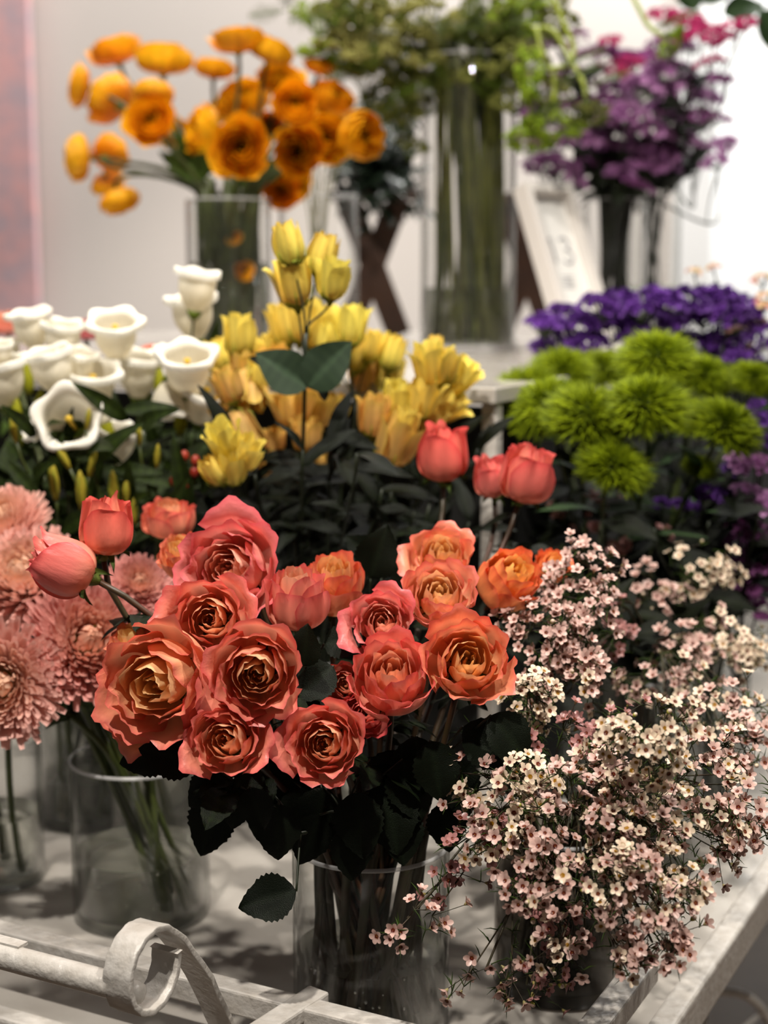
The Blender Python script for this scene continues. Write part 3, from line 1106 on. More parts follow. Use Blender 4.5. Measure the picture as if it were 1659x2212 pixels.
WS = [
    (1040, 1690, 60, 60, 1.07, 28, 'mixed', 'small waxflower sprig furthest left, touching the dark rose leaves'),
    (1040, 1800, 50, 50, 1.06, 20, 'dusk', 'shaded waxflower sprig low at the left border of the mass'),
    (1100, 1700, 105, 80, 1.06, 55, 'cream', 'cream waxflower sprig with yellow buds left in the mass, beside the rose leaves'),
    (1085, 1790, 80, 70, 1.03, 40, 'mixed', 'pink waxflower sprig just under the leftmost cream one'),
    (1230, 1790, 110, 80, 1.00, 60, 'pink', 'dense pink waxflower sprig in the middle of the lower mass'),
    (1392, 1580, 80, 72, 1.00, 62, 'cream', 'dense white waxflower dome with dark red centres, standing out at the upper right'),
    (1380, 1700, 100, 75, 1.04, 55, 'mixed', 'waxflower sprig directly below the white dome'),
    (1270, 1680, 90, 65, 1.06, 45, 'mixed', 'waxflower sprig with green needles left of the white dome'),
    (1530, 1680, 105, 85, 1.08, 55, 'mixed', 'airy waxflower sprig reaching right of the white dome'),
    (1610, 1760, 75, 80, 1.06, 45, 'pink', 'pink waxflower sprig cut by the right edge above the side rim'),
    (1500, 1800, 90, 70, 1.04, 48, 'mixed', 'waxflower sprig hanging over the deck right of centre'),
    (1375, 1820, 95, 75, 1.00, 52, 'mixed', 'waxflower sprig near the centre right of the lower mass'),
    (1150, 1880, 95, 70, 1.00, 48, 'pink', 'mauve pink waxflower sprig drooping at the lower left'),
    (1290, 1890, 105, 80, .98, 58, 'mixed', 'waxflower sprig in the lower centre above the smoky jar'),
    (1420, 1930, 85, 75, .98, 48, 'mixed', 'waxflower sprig drooping towards the end rail'),
    (1415, 2030, 80, 55, .97, 40, 'pink', 'lowest right waxflower sprig hanging over the white end rail'),
    (1270, 2020, 90, 70, .99, 45, 'mixed', 'waxflower sprig hanging in front of the smoky jar'),
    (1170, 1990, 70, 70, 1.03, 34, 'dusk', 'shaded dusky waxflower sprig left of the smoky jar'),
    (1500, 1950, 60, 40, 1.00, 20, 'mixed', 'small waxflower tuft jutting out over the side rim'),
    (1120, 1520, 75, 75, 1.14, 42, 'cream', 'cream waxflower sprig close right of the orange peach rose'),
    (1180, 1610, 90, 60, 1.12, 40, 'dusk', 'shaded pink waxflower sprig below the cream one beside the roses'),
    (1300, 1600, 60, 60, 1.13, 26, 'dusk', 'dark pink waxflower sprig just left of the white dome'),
]
for w_ in WS:
    wax_sprig(*w_)
WS2 = [
    (1245, 1240, 65, 60, 1.27, 40, 'pink', 'tallest pink waxflower sprig in front of the hidden orange rose'),
    (1260, 1310, 80, 60, 1.23, 46, 'pink', 'pink waxflower sprig with white highlights just below the tallest one'),
    (1180, 1380, 95, 60, 1.20, 46, 'pink', 'pink waxflower sprig right of the orange peach rose'),
    (1270, 1420, 80, 65, 1.20, 44, 'pink', 'pink waxflower sprig in the middle of the upper mass'),
    (1230, 1490, 90, 50, 1.18, 40, 'mixed', 'pink and cream waxflower sprig at the foot of the upper mass'),
    (1490, 1230, 80, 55, 1.50, 40, 'cream', 'blurred cream waxflower sprig standing highest at the right'),
    (1410, 1290, 85, 60, 1.48, 36, 'pink', 'blurred pink waxflower sprig between the two tall waxflower groups'),
    (1500, 1350, 75, 70, 1.44, 36, 'mixed', 'blurred waxflower sprig under the highest cream one'),
    (1590, 1390, 75, 60, 1.42, 40, 'cream', 'blurred cream waxflower sprig near the right edge'),
    (1480, 1420, 80, 50, 1.38, 36, 'pink', 'blurred pink waxflower sprig right of the upper mass'),
    (1440, 1480, 75, 45, 1.30, 32, 'mixed', 'slightly blurred sprig just above the white waxflower dome'),
    (1580, 1545, 85, 50, 1.22, 36, 'mixed', 'waxflower sprig lying out to the right edge above the airy one'),
    (1620, 1620, 55, 55, 1.18, 28, 'pink', 'waxflower sprig at the right edge beside the airy one'),
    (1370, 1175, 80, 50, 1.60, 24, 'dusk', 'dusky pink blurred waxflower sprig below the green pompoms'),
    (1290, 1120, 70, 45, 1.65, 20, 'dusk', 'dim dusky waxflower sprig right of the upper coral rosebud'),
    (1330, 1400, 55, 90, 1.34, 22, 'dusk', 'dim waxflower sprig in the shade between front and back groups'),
]
for w_ in WS2:
    w_ = list(w_); w_[5] = int(w_[5] * 1.35)
    wax_sprig(*w_, vkey='waxback')
wax_sprig(880, 1985, 70, 22, 1.02, 14, 'pink', 'sparse pink waxflower twig trailing across the front of the rose vase', needles=30)
wax_sprig(965, 1860, 40, 60, 1.06, 16, 'dusk', 'sparse waxflower twig trailing down right of the rose vase rim', needles=60)
wax_sprig(1050, 2095, 75, 45, 1.02, 18, 'pink', 'pink waxflower twig lying low between the rose vase and smoky jar', needles=60, up=-0.2)
wax_sprig(1140, 2120, 50, 55, 1.05, 18, 'dusk', 'dusky waxflower twig hanging in front of the smoky jar wall', needles=40, up=-0.1)

# ------------------------------------------------------------------ chrysanthemums
def mum_mesh(seed, cin, cout, nring=13, flat=0.35):
    R = random.Random(seed)
    mb = MB()
    for q_ in range(nring):
        q = 0.12 + 0.88 * q_ / (nring - 1)
        cnt = int(16 + 34 * q)
        for k in range(cnt):
            a = 2 * PI * (k + 0.5 * (q_ % 2)) / cnt + R.uniform(-.08, .08)
            el = math.radians(78 - 82 * q + R.uniform(-7, 7))
            L = 0.34 + 0.50 * q + R.uniform(-.07, .07)
            wd = 0.034 + 0.022 * q
            r0 = 0.06 + 0.16 * q
            cz = 0.34 - 0.26 * q
            ca = mix(cin, cout, min(1, q * 1.3)); cb = mix(cin, cout, 0.3 + 0.7 * q)
            tw = R.uniform(-.3, .3)
            st = len(mb.v)

            def fn(i, j):
                s = i * 2 - 1
                ww = wd * (0.5 + 0.5 * math.sin(PI * min(1, j * 0.62 + 0.1))) * (1 if j < 0.85 else 0.72)
                e2 = el + 0.55 * j * (1 if q > .3 else 1.4) - 0.15
                rr = r0 + L * j * math.cos(e2)
                zz = cz + L * j * math.sin(e2) * (0.85)
                return (rr, s * ww + tw * j * .05, zz + 0.5 * ww * s * s), mix(cb, ca, j)
            mb.grid(3, 6, fn)
            mb.xf(Matrix.Rotation(a, 4, 'Z'), st)
    return mb.mesh('flower_head', M['petal'])


def mum_center(cc, r=0.16):
    mb = MB()
    R = random.Random(4)
    mb.ball((0, 0, 0.30), r, 14, 8, cc, 0.5)
    for k in range(110):
        a = R.uniform(0, 6.28); q = R.random() ** .5 * r
        z = 0.30 + 0.5 * math.sqrt(max(0, r * r - q * q))
        p = Vector((q * math.cos(a), q * math.sin(a), z))
        mb.tube([p, p + Vector((0.03 * math.cos(a), 0.03 * math.sin(a), 0.09))], [0.010, 0.006], 4, mix(cc, lin((190, 200, 70)), R.random()))
    return mb.mesh('flower_center', M['petal'])


MUMP = [mum_mesh(1, lin((240, 202, 166)), lin((234, 184, 172))), mum_mesh(2, lin((234, 192, 156)), lin((224, 168, 158)))]
MUMC = mum_center(lin((150, 156, 40)), 0.22)
MUM_LEAF = leaf_mesh('leaf', 1, 0.55, 0.1, 0.3, 0.12, (LEAF_D, LEAF_G), 7, 17, 9)


def mum(px, py, dia, Y, ax, label, idx=0, tint=(1, 1, 1), vkey='mum', center=True, sq=1.0, group='pink chrysanthemums at the left'):
    axis = lean(*ax)
    R = dia * .5 * pxm(Y, py)
    c = W(px, py, Y)
    base = c - axis * R * 0.3
    foot, pts = stem_path(vkey, base, axis, L=0.07)
    t = thing('chrysanthemum', label, 'chrysanthemum', foot, group)
    part('stem', tubemesh('stem', [(pts, 0.0030)], 'stem_green', foot), t)
    sp_ = rnd.uniform(0, 6)
    part('flower_head', MUMP[idx], t, orient(base - foot, axis, (R, R, R * sq), sp_), tint)
    if center:
        part('flower_center', MUMC, t, orient(base - foot + axis * R * (-.02), axis, R, sp_))
    p = pts[-4]
    q = Vector((rnd.uniform(-1, 1), -.4, -.4)).to_track_quat('Y', 'Z')
    part('leaf', MUM_LEAF, t, Matrix.Translation(p - foot) @ q.to_matrix().to_4x4() @ Matrix.Scale(0.05, 4))
    return t


mum(0, 1475, 285, 1.26, (.12, .2, 1), 'front pink chrysanthemum with yellow green heart, lowest at the left edge', 0)
mum(190, 1385, 290, 1.30, (.35, .45, .75), 'open pink chrysanthemum with green centre under the leaning rosebud', 1, (1, .90, .9))
mum(50, 1245, 270, 1.36, (-.1, .7, .6), 'pale pink chrysanthemum behind the leaning rosebud at the left edge', 0, (1.02, 1.02, 1.02), center=False)
mum(-5, 1130, 230, 1.42, (-.1, .8, .5), 'topmost pink chrysanthemum at the left edge', 0, (1.03, 1.03, 1.0), center=False)
mum(300, 1262, 150, 1.36, (.3, .6, .7), 'pink chrysanthemum partly hidden behind the rose stem at the left', 1, (1, .93, .95), center=False)
mum(185, 715, 100, 1.86, (0, 1, .3), 'dusty mauve chrysanthemum behind the white bellflowers', 1, (.85, .62, .72), vkey='white', center=False, group='chrysanthemums behind the white bellflowers')
mum(15, 700, 110, 1.86, (0, 1, .3), 'peach topped wine coloured chrysanthemum behind the white bellflowers at the left edge', 0, (1.0, .84, .76), vkey='white', center=False, group='chrysanthemums behind the white bellflowers')
mum(325, 755, 44, 1.80, (0, 1, .3), 'tiny blurred coral bloom behind the white bellflowers', 0, (1.0, .62, .5), vkey='white', center=False, group='chrysanthemums behind the white bellflowers')
# extra green stems standing in the chrysanthemum vase
for i in range(9):
    loc, r, h = VASES['mum']
    a = rnd.uniform(-0.5, 0.5)
    foot = loc + Vector((r * 0.55 + rnd.uniform(-.015, .01), rnd.uniform(-.025, .025), 0.016))
    top = W(120 + 22 * i, 1480 + rnd.uniform(-20, 40), 1.33 + 0.01 * i)
    mid = Vector((loc.x - r * 0.2 + 0.012 * (i - 4) * .6, loc.y + rnd.uniform(-.02, .02), loc.z + h))
    t = thing('cut_stem', 'green chrysanthemum stem slanting through the left glass vase', 'stem', foot, 'slanting stems in the left vase')
    part('stem', tubemesh('stem', [(bez(foot, foot.lerp(mid, .6), mid, top, 10), 0.0030)], 'stem_green', foot), t)
    q = Vector((rnd.uniform(-1, 1), rnd.uniform(-1, 0), .2)).to_track_quat('Y', 'Z')
    part('leaf', MUM_LEAF, t, Matrix.Translation(top.lerp(mid, .25) - foot) @ q.to_matrix().to_4x4() @ Matrix.Scale(0.04, 4), (.8, .8, .8))


# ------------------------------------------------------------------ generic branching spray
def spray(name, label, cat, group, vkey, hub, blooms, stemmat='stem_green', rad=0.0017, brad=0.0009, extra=None, bow=0.3):
    """blooms: list of (part_name, mesh, centre, axis, scale, tint, base_offset)"""
    hubp = hub
    foot, pts = stem_path(vkey, hubp, Z, L=0.05, bend=bow)
    t = thing(name, label, cat, foot, group)
    paths = [(pts, rad)]
    for b in blooms:
        bn, m, c, ax, sc_, tint, off = b
        s = sc_ if not isinstance(sc_, tuple) else sc_[2]
        base = c - ax * off * s
        k = len(pts) - 1 - rnd.randrange(0, 3)
        o = pts[k]
        D = (base - o).length
        paths.append((bez(o, o + Z * D * .35, base - ax * min(.03, D * .4), base, 6), brad))
        part(bn, m, t, orient(base - foot, ax, sc_, rnd.uniform(0, 6.28)), tint)
    part('stem', tubemesh('stem', paths, stemmat, foot), t)
    for e in (extra or []):
        m, p, ydir, s, tint = e
        part('leaf', m, t, Matrix.Translation(p - foot) @ axq(ydir, Vector((rnd.uniform(-.3, .3), -1, .5))).to_4x4() @ Matrix.Diagonal((s, s, s, 1)), tint)
    return t, pts


# ------------------------------------------------------------------ ranunculus
O1 = lin((255, 196, 26)); O2 = lin((255, 172, 12)); O3 = lin((252, 142, 6)); OG = lin((150, 130, 20))


def ran_mesh(seed, op=1.0):
    R = random.Random(seed)
    mb = MB()
    N = 34
    th = 0
    for i in range(N):
        q = i / (N - 1)
        Rb = 0.12 + 0.72 * q ** 0.9
        Hh = 0.74 + 0.16 * math.sin(PI * q) - 0.12 * q
        Rt = Rb * (0.80 + 0.30 * q * op)
        curl = 0.12 * max(0, q - .6) * op
        th += math.radians(137.5)
        cols = (mix(O2, O3, q), mix(O1, O2, R.random() * .6), mix(O1, O2, R.random() * .4))
        if q < 0.12:
            cols = (OG, OG, mix(OG, O2, .5))
        petal(mb, th, 1.0 - 0.28 * q, Rb, Rt, Hh, curl, 0.015 + .02 * q, cols, R, 9, 7, spiral=0.05, belly=1.2)
    return mb.mesh('flower_head', M['petal'])


RAN = [ran_mesh(1), ran_mesh(2, 1.5), ran_mesh(3, .5)]
RCAL = MB()
RCAL.lathe([(0.0, -0.12), (0.08, -0.10), (0.12, -0.02), (0.30, 0.05), (0.34, 0.10), (0.26, 0.06), (0.0, 0.02)], 10, lin((120, 128, 40)))
RCAL = RCAL.mesh('calyx', M['leaf'])
RANS = [
    (250, 112, 104, (-.25, .95, .15), 'orange ranunculus at the top left of its bouquet, seen from the side'),
    (174, 186, 74, (-.95, .2, .1), 'leftmost upper orange ranunculus, facing away to the left'),
    (352, 130, 118, (.05, .95, .2), 'wide orange ranunculus second from the left along the top'),
    (242, 216, 100, (-.5, .35, -.3), 'orange ranunculus turned away, green calyx showing, below the top left one'),
    (326, 264, 98, (-.1, .25, 1), 'open orange ranunculus with yellow stamens facing forward at the left'),
    (378, 292, 70, (.5, .0, .5), 'small orange ranunculus tucked right of the open left one'),
    (462, 150, 78, (.1, .95, .1), 'orange ranunculus in the dip of the bouquet top'),
    (512, 90, 98, (-.1, 1, .1), 'highest orange ranunculus, on a tall bare stem'),
    (586, 112, 92, (.35, .8, .2), 'orange ranunculus just right of the highest one'),
    (440, 282, 94, (-.75, .2, .5), 'orange ranunculus seen edge on, left of the big round one'),
    (520, 320, 120, (0, .05, 1), 'big round orange ranunculus facing forward with green heart'),
    (530, 216, 104, (-.1, .65, .7), 'orange ranunculus above the big round one'),
    (638, 226, 100, (.1, .3, 1), 'orange ranunculus with dark centre facing forward, upper right'),
    (604, 176, 84, (.1, .7, .5), 'orange ranunculus behind, above the upper right facing one'),
    (582, 272, 74, (.1, .0, 1), 'deep orange ranunculus wedged right of the big round one'),
    (645, 325, 112, (-.05, -.1, 1), 'low orange ranunculus with brown centre in the right cluster'),
    (700, 300, 100, (.15, .1, 1), 'orange ranunculus with green eye right of the low cluster'),
    (780, 294, 112, (.45, -.05, .9), 'rightmost orange ranunculus against the dark foliage'),
    (606, 404, 92, (0, -.3, 1), 'lowest orange ranunculus drooping over the vase rim'),
    (640, 396, 60, (.5, -.2, .4), 'yellow edged ranunculus behind the one at the rim'),
    (170, 342, 92, (-.9, .0, .3), 'orange ranunculus at the far left of the lower branch'),
    (235, 334, 76, (.2, .3, -.5), 'shaded orange ranunculus seen from behind on the lower left branch'),
    (232, 392, 60, (.1, -.4, -.3), 'small orange ranunculus between the lower left branch blooms'),
    (258, 432, 84, (.35, -.9, .1), 'hanging orange ranunculus, lowest at the left'),
    (720, 216, 84, (.4, .5, .5), 'orange ranunculus right edge of the bouquet, under the green umbels'),
    (690, 146, 54, (.2, .8, .3), 'small orange ranunculus showing through the green umbel foliage'),
    (330, 205, 84, (0, .6, -.2), 'orange ranunculus in the shade behind the wide top one'),
    (480, 240, 80, (-.3, .6, .3), 'orange ranunculus behind, between the edge on bloom and the upper middle one'),
    (690, 250, 80, (.3, .5, .5), 'orange ranunculus behind the green eyed one'),
]
RL = leaf_mesh('leaf', 1, 0.35, 0.1, 0.25, 0.1, (LEAF_G, mix(LEAF_G, LEAF_D, .5)), 7, 13, 3)
for i, (px, py, dia, ax, lab) in enumerate(RANS):
    axis = lean(*ax)
    Y = 2.30 + 0.22 * rnd.random() - (0.12 if ax[2] > .8 else 0)
    R = dia * .5 * pxm(Y, py) * (1.16 if ax[2] > .8 else 1.32)
    c = W(px, py, Y)
    base = c - axis * R * .38
    foot, pts = stem_path('ranunculus', base, axis, L=0.05, bend=.25)
    t = thing('ranunculus', lab, 'ranunculus', foot, 'orange ranunculus bouquet')
    part('stem', tubemesh('stem', [(pts, 0.0032)], 'stem_green', foot), t)
    v = rnd.uniform(.88, 1.04)
    part('flower_head', RAN[i % 3], t, orient(base - foot, axis, R, rnd.uniform(0, 6)), (v, v * rnd.uniform(.85, 1.05), v))
    part('calyx', RCAL, t, orient(base - foot, axis, R, 0))
    if i % 2 == 0:
        p = pts[6]
        part('leaf', RL, t, Matrix.Translation(p - foot) @ axq(Vector((rnd.uniform(-1, 1), rnd.uniform(-1, 0), .8)), Vector((0, -1, .3))).to_4x4() @ Matrix.Scale(rnd.uniform(.06, .10), 4))
for k, (px, py, dia, lab) in enumerate(((507, 517, 46, 'small yellow ranunculus head seen through the vase glass, upper one'), (530, 590, 60, 'small yellow ranunculus head in the vase water, lower one'))):
    loc, r, h = VASES['ranunculus']
    c = W(px, py, loc.y - r * .72)
    R = dia * .5 * pxm(c.y, py)
    t = thing('fallen_ranunculus', lab, 'ranunculus', c, 'ranunculus heads inside the vase')
    part('flower_head', RAN[2], t, orient(Vector((0, 0, 0)), lean(-.2, .5, .8), (R, R, R * .6), k))

# ------------------------------------------------------------------ lisianthus and bellflowers
Y1 = lin((252, 234, 110)); Y2 = lin((248, 216, 100)); Y3 = lin((240, 196, 112)); YG = lin((150, 160, 50))


def cup_mesh(seed, op, cols, n=7, name='blossom', ruf=0.03, green=True, Hh=1.25):
    R = random.Random(seed)
    mb = MB()
    th = 0
    for i in range(n):
        q = i / (n - 1)
        Rb = 0.30 + 0.16 * q
        Rt = Rb * (0.55 + 0.55 * op * (0.4 + .6 * q))
        th += math.radians(144 if i < 5 else 137)
        petal(mb, th, 1.05 - 0.2 * q, Rb, Rt, Hh * (0.94 + 0.06 * (1 - q)), 0.12 * op * q, ruf, cols, R, 11, 10, spiral=0.08, belly=1.25, tip=0.05)
    if green:
        mb.lathe([(0.0, -0.20), (0.05, -0.2), (0.10, -0.08), (0.20, 0.02), (0.30, 0.12), (0.28, 0.16), (0.15, 0.05), (0.0, 0.04)], 10, YG)
        for k in range(5):
            a = 2 * PI * k / 5
            mb.tube([(0.2 * math.cos(a), 0.2 * math.sin(a), 0.0), (0.42 * math.cos(a), 0.42 * math.sin(a), 0.22), (0.47 * math.cos(a), 0.47 * math.sin(a), 0.5)], [0.03, 0.025, 0.004], 5, YG)
    return mb.mesh(name, M['petal'])


LIS = [cup_mesh(1, 0.7, (YG, Y1, Y1)), cup_mesh(2, 1.0, (Y2, Y1, Y1)), cup_mesh(3, 0.35, (YG, Y1, Y2)), cup_mesh(4, 1.2, (Y3, Y2, Y1)), cup_mesh(5, .8, (Y3, Y3, Y2))]
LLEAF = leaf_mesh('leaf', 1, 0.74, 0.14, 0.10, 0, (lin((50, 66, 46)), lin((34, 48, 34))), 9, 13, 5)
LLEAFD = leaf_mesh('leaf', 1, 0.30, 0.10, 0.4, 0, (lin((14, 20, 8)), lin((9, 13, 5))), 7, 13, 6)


def lis_sprig(label, Y, blooms, extra=(), hub=None):
    cs = []
    bl = []
    for (px, py, h_, r_, u_, f_, idx) in blooms:
        yy = Y + rnd.uniform(-.03, .03)
        c = W(px, py, yy)
        ax = lean(r_, u_, f_)
        s = h_ / 0.98 * pxm(yy, py)
        v = rnd.uniform(.9, 1.03)
        bl.append(('blossom', LIS[idx], c, ax, s, (v, v * rnd.uniform(.92, 1.02), v), 0.6))
        cs.append(c)
    m = Vector((0, 0, 0))
    for c in cs:
        m += c
    m /= len(cs)
    hb = hub or Vector((m.x, m.y + 0.01, min(c.z for c in cs) - 0.05))
    ex = [(LLEAFD, hb + Vector((rnd.uniform(-.02, .02), .03, rnd.uniform(-.10, -.04))), Vector((rnd.uniform(-1, 1), rnd.uniform(-.4, .6), rnd.uniform(-.2, .7))), rnd.uniform(.04, .07), (1, 1, 1)) for _ in range(3)]
    ex += list(extra)
    spray('lisianthus', label, 'lisianthus', 'yellow lisianthus bouquet', 'yellow', hb, bl, 'stem_dark', 0.0020, 0.0011, ex)


hubc = W(660, 720, 1.46)
lis_sprig('tallest yellow lisianthus, four blooms above a pair of broad grey green leaves', 1.46,
          [(625, 528, 74, -.2, 1, .1, 2), (698, 553, 74, .3, 1, .1, 2), (634, 612, 84, -.15, 1, .2, 3), (717, 604, 72, .1, 1, .2, 1)],
          [(LLEAF, W(664, 838, 1.46), Vector((-.82, -.15, .60)), 0.060, (1, 1, 1)), (LLEAF, W(664, 838, 1.46), Vector((.70, -.15, .78)), 0.062, (1, 1, 1))], hubc)
lis_sprig('yellow lisianthus at the upper left of its bunch with one raised bloom', 1.62,
          [(516, 725, 72, .0, 1, .2, 0), (492, 772, 68, -.4, 1, .2, 2), (463, 772, 56, -.5, 1, .1, 0), (545, 770, 62, .2, 1, .2, 0), (525, 790, 60, 0, 1, .3, 4)])
lis_sprig('amber yellow lisianthus hanging down the left side of the bunch', 1.56,
          [(492, 835, 66, -.3, .8, .2, 4), (545, 838, 76, .1, -.6, .3, 4), (500, 888, 64, -.5, .3, .4, 4), (525, 925, 76, .5, -.8, .4, 4), (560, 815, 62, .3, 1, .3, 0)])
lis_sprig('pale yellow lisianthus cluster at the lowest left of its bunch, above the pink coral rose', 1.40,
          [(484, 955, 76, -.3, 1, .55, 1), (498, 1006, 78, .0, .8, .6, 0), (530, 980, 66, .4, 1, .4, 1), (460, 1020, 56, -.5, .8, .5, 2)])
lis_sprig('bright yellow lisianthus directly behind the tall stem leaves', 1.66,
          [(615, 700, 74, -.2, 1, .2, 0), (645, 692, 78, 0, 1, .2, 1), (680, 705, 84, .2, 1, .2, 1), (600, 752, 62, -.3, 1, .2, 0), (712, 735, 60, .3, 1, .2, 0)])
lis_sprig('yellow lisianthus with a single squared bloom right of the tall stem', 1.64,
          [(760, 705, 72, .1, 1, .1, 1), (735, 750, 62, .1, 1, .2, 0), (775, 770, 60, .3, 1, .2, 2), (800, 750, 56, .3, 1, .1, 0)])
lis_sprig('yellow lisianthus in the right middle with green tipped buds', 1.66,
          [(820, 760, 66, .1, 1, .2, 0), (850, 765, 60, .3, 1, .2, 2), (785, 805, 78, .1, 1, .4, 4), (845, 805, 66, .2, 1, .3, 0), (830, 840, 60, 0, 1, .3, 1)])
lis_sprig('amber lisianthus low in the centre behind the dark stem', 1.60,
          [(655, 880, 88, 0, 1, .3, 4), (620, 885, 66, -.3, 1, .3, 4), (690, 890, 70, .3, 1, .3, 4), (660, 940, 64, 0, 1, .2, 4), (595, 800, 78, -.2, .7, .4, 4)])
lis_sprig('yellow lisianthus at the far right, three blooms level with the shelf edge', 1.56,
          [(927, 790, 78, -.1, 1, .3, 3), (960, 795, 66, .2, 1, .2, 0), (990, 815, 72, .8, 1, .2, 1), (940, 750, 40, 0, 1, 0, 2)])
lis_sprig('yellow lisianthus under the far right trio, opening sideways', 1.54,
          [(862, 868, 72, 0, 1, .3, 0), (912, 862, 74, .2, 1, .3, 1), (965, 880, 70, .9, .6, .3, 3), (930, 905, 60, .6, .6, .3, 4)])
lis_sprig('amber lisianthus lowest at the right beside the red rosebud', 1.50,
          [(808, 900, 74, .1, 1, .2, 4), (857, 950, 100, .3, 1, .4, 4), (875, 912, 50, .2, 1, .2, 0)])
lis_sprig('small lisianthus buds glowing dimly in the shade below the bunch', 1.62,
          [(596, 955, 48, 0, 1, .2, 4), (580, 1020, 44, 0, 1, .2, 4), (685, 1000, 44, 0, 1, .2, 4), (735, 880, 44, .2, 1, .2, 2), (720, 810, 44, .1, 1, .2, 0)])
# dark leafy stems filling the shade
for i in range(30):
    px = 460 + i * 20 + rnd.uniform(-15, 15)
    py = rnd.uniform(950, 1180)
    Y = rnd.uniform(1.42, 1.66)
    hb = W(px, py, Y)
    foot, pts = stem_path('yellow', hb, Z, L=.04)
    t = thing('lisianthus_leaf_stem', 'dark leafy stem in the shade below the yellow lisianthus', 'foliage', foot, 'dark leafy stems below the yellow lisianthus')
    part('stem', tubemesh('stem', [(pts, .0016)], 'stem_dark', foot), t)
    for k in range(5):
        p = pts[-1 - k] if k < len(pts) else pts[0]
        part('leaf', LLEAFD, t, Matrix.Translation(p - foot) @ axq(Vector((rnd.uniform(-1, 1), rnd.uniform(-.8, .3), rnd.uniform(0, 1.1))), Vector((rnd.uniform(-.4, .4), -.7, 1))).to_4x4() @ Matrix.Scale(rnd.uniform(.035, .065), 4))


def bell_mesh(seed, flare=0.16):
    R = random.Random(seed)
    mb = MB()
    wc = lin((250, 248, 240)); wb = lin((226, 216, 190))
    ph = R.uniform(0, 6)

    def fn(i, j):
        a = i * 2 * PI
        lob = math.cos(5 * a + ph)
        if j < 0.72:
            t = j / 0.72
            r = 0.10 + 0.42 * math.sin(min(1, t * 1.5) * PI / 2) + 0.02 * t
            z = 1.2 * t
        else:
            t = (j - 0.72) / 0.28
            r = 0.54 + (flare + 0.06 * lob) * math.sin(t * 1.9)
            z = 1.2 + 0.16 * math.sin(t * 2.2) - 0.22 * t * t + 0.03 * lob
        r *= 1 + 0.02 * lob * min(1, j * 2)
        return (r * math.cos(a), r * math.sin(a), z), mix(wb, wc, j ** 1.5)
    mb.grid(40, 20, fn, closed=True)
    mb.tube([(0, 0, 0.1), (0, 0, 0.95), (0, 0, 1.08)], [0.05, 0.05, 0.09], 8, lin((226, 190, 70)))
    mb.lathe([(0.0, -0.14), (0.1, -0.12), (0.18, 0.0), (0.24, 0.14), (0.0, 0.1)], 10, lin((120, 140, 50)))
    return mb.mesh('blossom', M['petal'])


BELL = [bell_mesh(1), bell_mesh(2, .11), bell_mesh(3, .22)]
BUDG = MB()
BUDG.lathe([(0.0, 0.0), (0.12, 0.05), (0.22, 0.35), (0.22, 0.7), (0.12, 1.1), (0.0, 1.3)], 10, lin((140, 140, 30)))
BUDG = BUDG.mesh('bud', M['leaf'])
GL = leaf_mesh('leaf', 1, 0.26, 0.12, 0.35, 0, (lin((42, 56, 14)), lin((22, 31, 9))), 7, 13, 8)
WB = [
    ('white bellflower stem holding two stacked blooms high beside the ranunculus vase', 1.72, [(425, 632, 92, .15, 1, .1, 1), (418, 690, 98, -.05, .9, .15, 0)], []),
    ('white bellflower with its open mouth tilted forward, upper middle', 1.68, [(250, 735, 100, .05, 1, .45, 2), (300, 815, 100, .1, 1, .2, 0), (350, 775, 44, .4, .8, .4, 0)], [(345, 830, .5)]),
    ('white bellflower pair at the upper left', 1.70, [(70, 715, 86, -.15, 1, .15, 0), (135, 740, 86, .1, 1, .2, 1), (20, 760, 50, 0, 1, .2, 1)], [(60, 820, .5)]),
    ('wide white bellflowers in the middle left row', 1.64, [(115, 805, 100, -.2, 1, .2, 1), (160, 800, 86, .2, 1, .2, 1), (200, 845, 108, .1, 1, .35, 2)], [(85, 880, .4)]),
    ('white bellflower cut by the left edge of the picture', 1.60, [(5, 830, 110, -.1, 1, .2, 0), (0, 770, 60, 0, 1, .2, 1)], [(35, 900, .5), (35, 930, .6)]),
    ('frilly white bellflower facing forward, lowest of the white ones', 1.54, [(155, 915, 120, .05, .35, 1, 2), (110, 935, 84, -.6, .5, .3, 1)], [(130, 975, .6), (200, 990, .6)]),
    ('white bellflower cluster beside the yellow lisianthus', 1.60, [(405, 810, 108, .05, 1, .45, 2), (440, 870, 110, .3, .9, .55, 2), (365, 860, 84, .0, -1, .2, 1)], [(390, 905, .4)]),
    ('small white bellflower dangling right of the frilly one', 1.56, [(250, 965, 88, .25, 1, .3, 1), (225, 905, 40, 0, 1, .1, 1)], [(230, 920, .5)]),
]
for lab, Y, bl, buds in WB:
    bs = []
    cs = []
    for (px, py, h_, r_, u_, f_, idx) in bl:
        yy = Y + rnd.uniform(-.02, .02)
        c = W(px, py, yy)
        bs.append(('blossom', BELL[idx], c, lean(r_, u_, f_), h_ / 1.22 * pxm(yy, py), (1, 1, 1), 0.65))
        cs.append(c)
    for (px, py, s_) in buds:
        c = W(px, py, Y)
        bs.append(('bud', BUDG, c, lean(rnd.uniform(-.3, .3), 1, .1), 0.03, (1, 1, 1), .6))
    m = sum(cs, Vector((0, 0, 0))) / len(cs)
    hb = Vector((m.x, m.y + .02, min(c.z for c in cs) - .06))
    ex = [(GL, hb + Vector((rnd.uniform(-.03, .03), rnd.uniform(.02, .05), rnd.uniform(-.14, -.01))), Vector((rnd.uniform(-1, 1), rnd.uniform(-1, .1), rnd.uniform(0, 1))), rnd.uniform(.05, .08), (1, 1, 1)) for _ in range(9)]
    spray('bellflower', lab, 'bellflower', 'white bellflower bouquet', 'white', hb, bs, 'stem_green', .0024, .0013, ex)

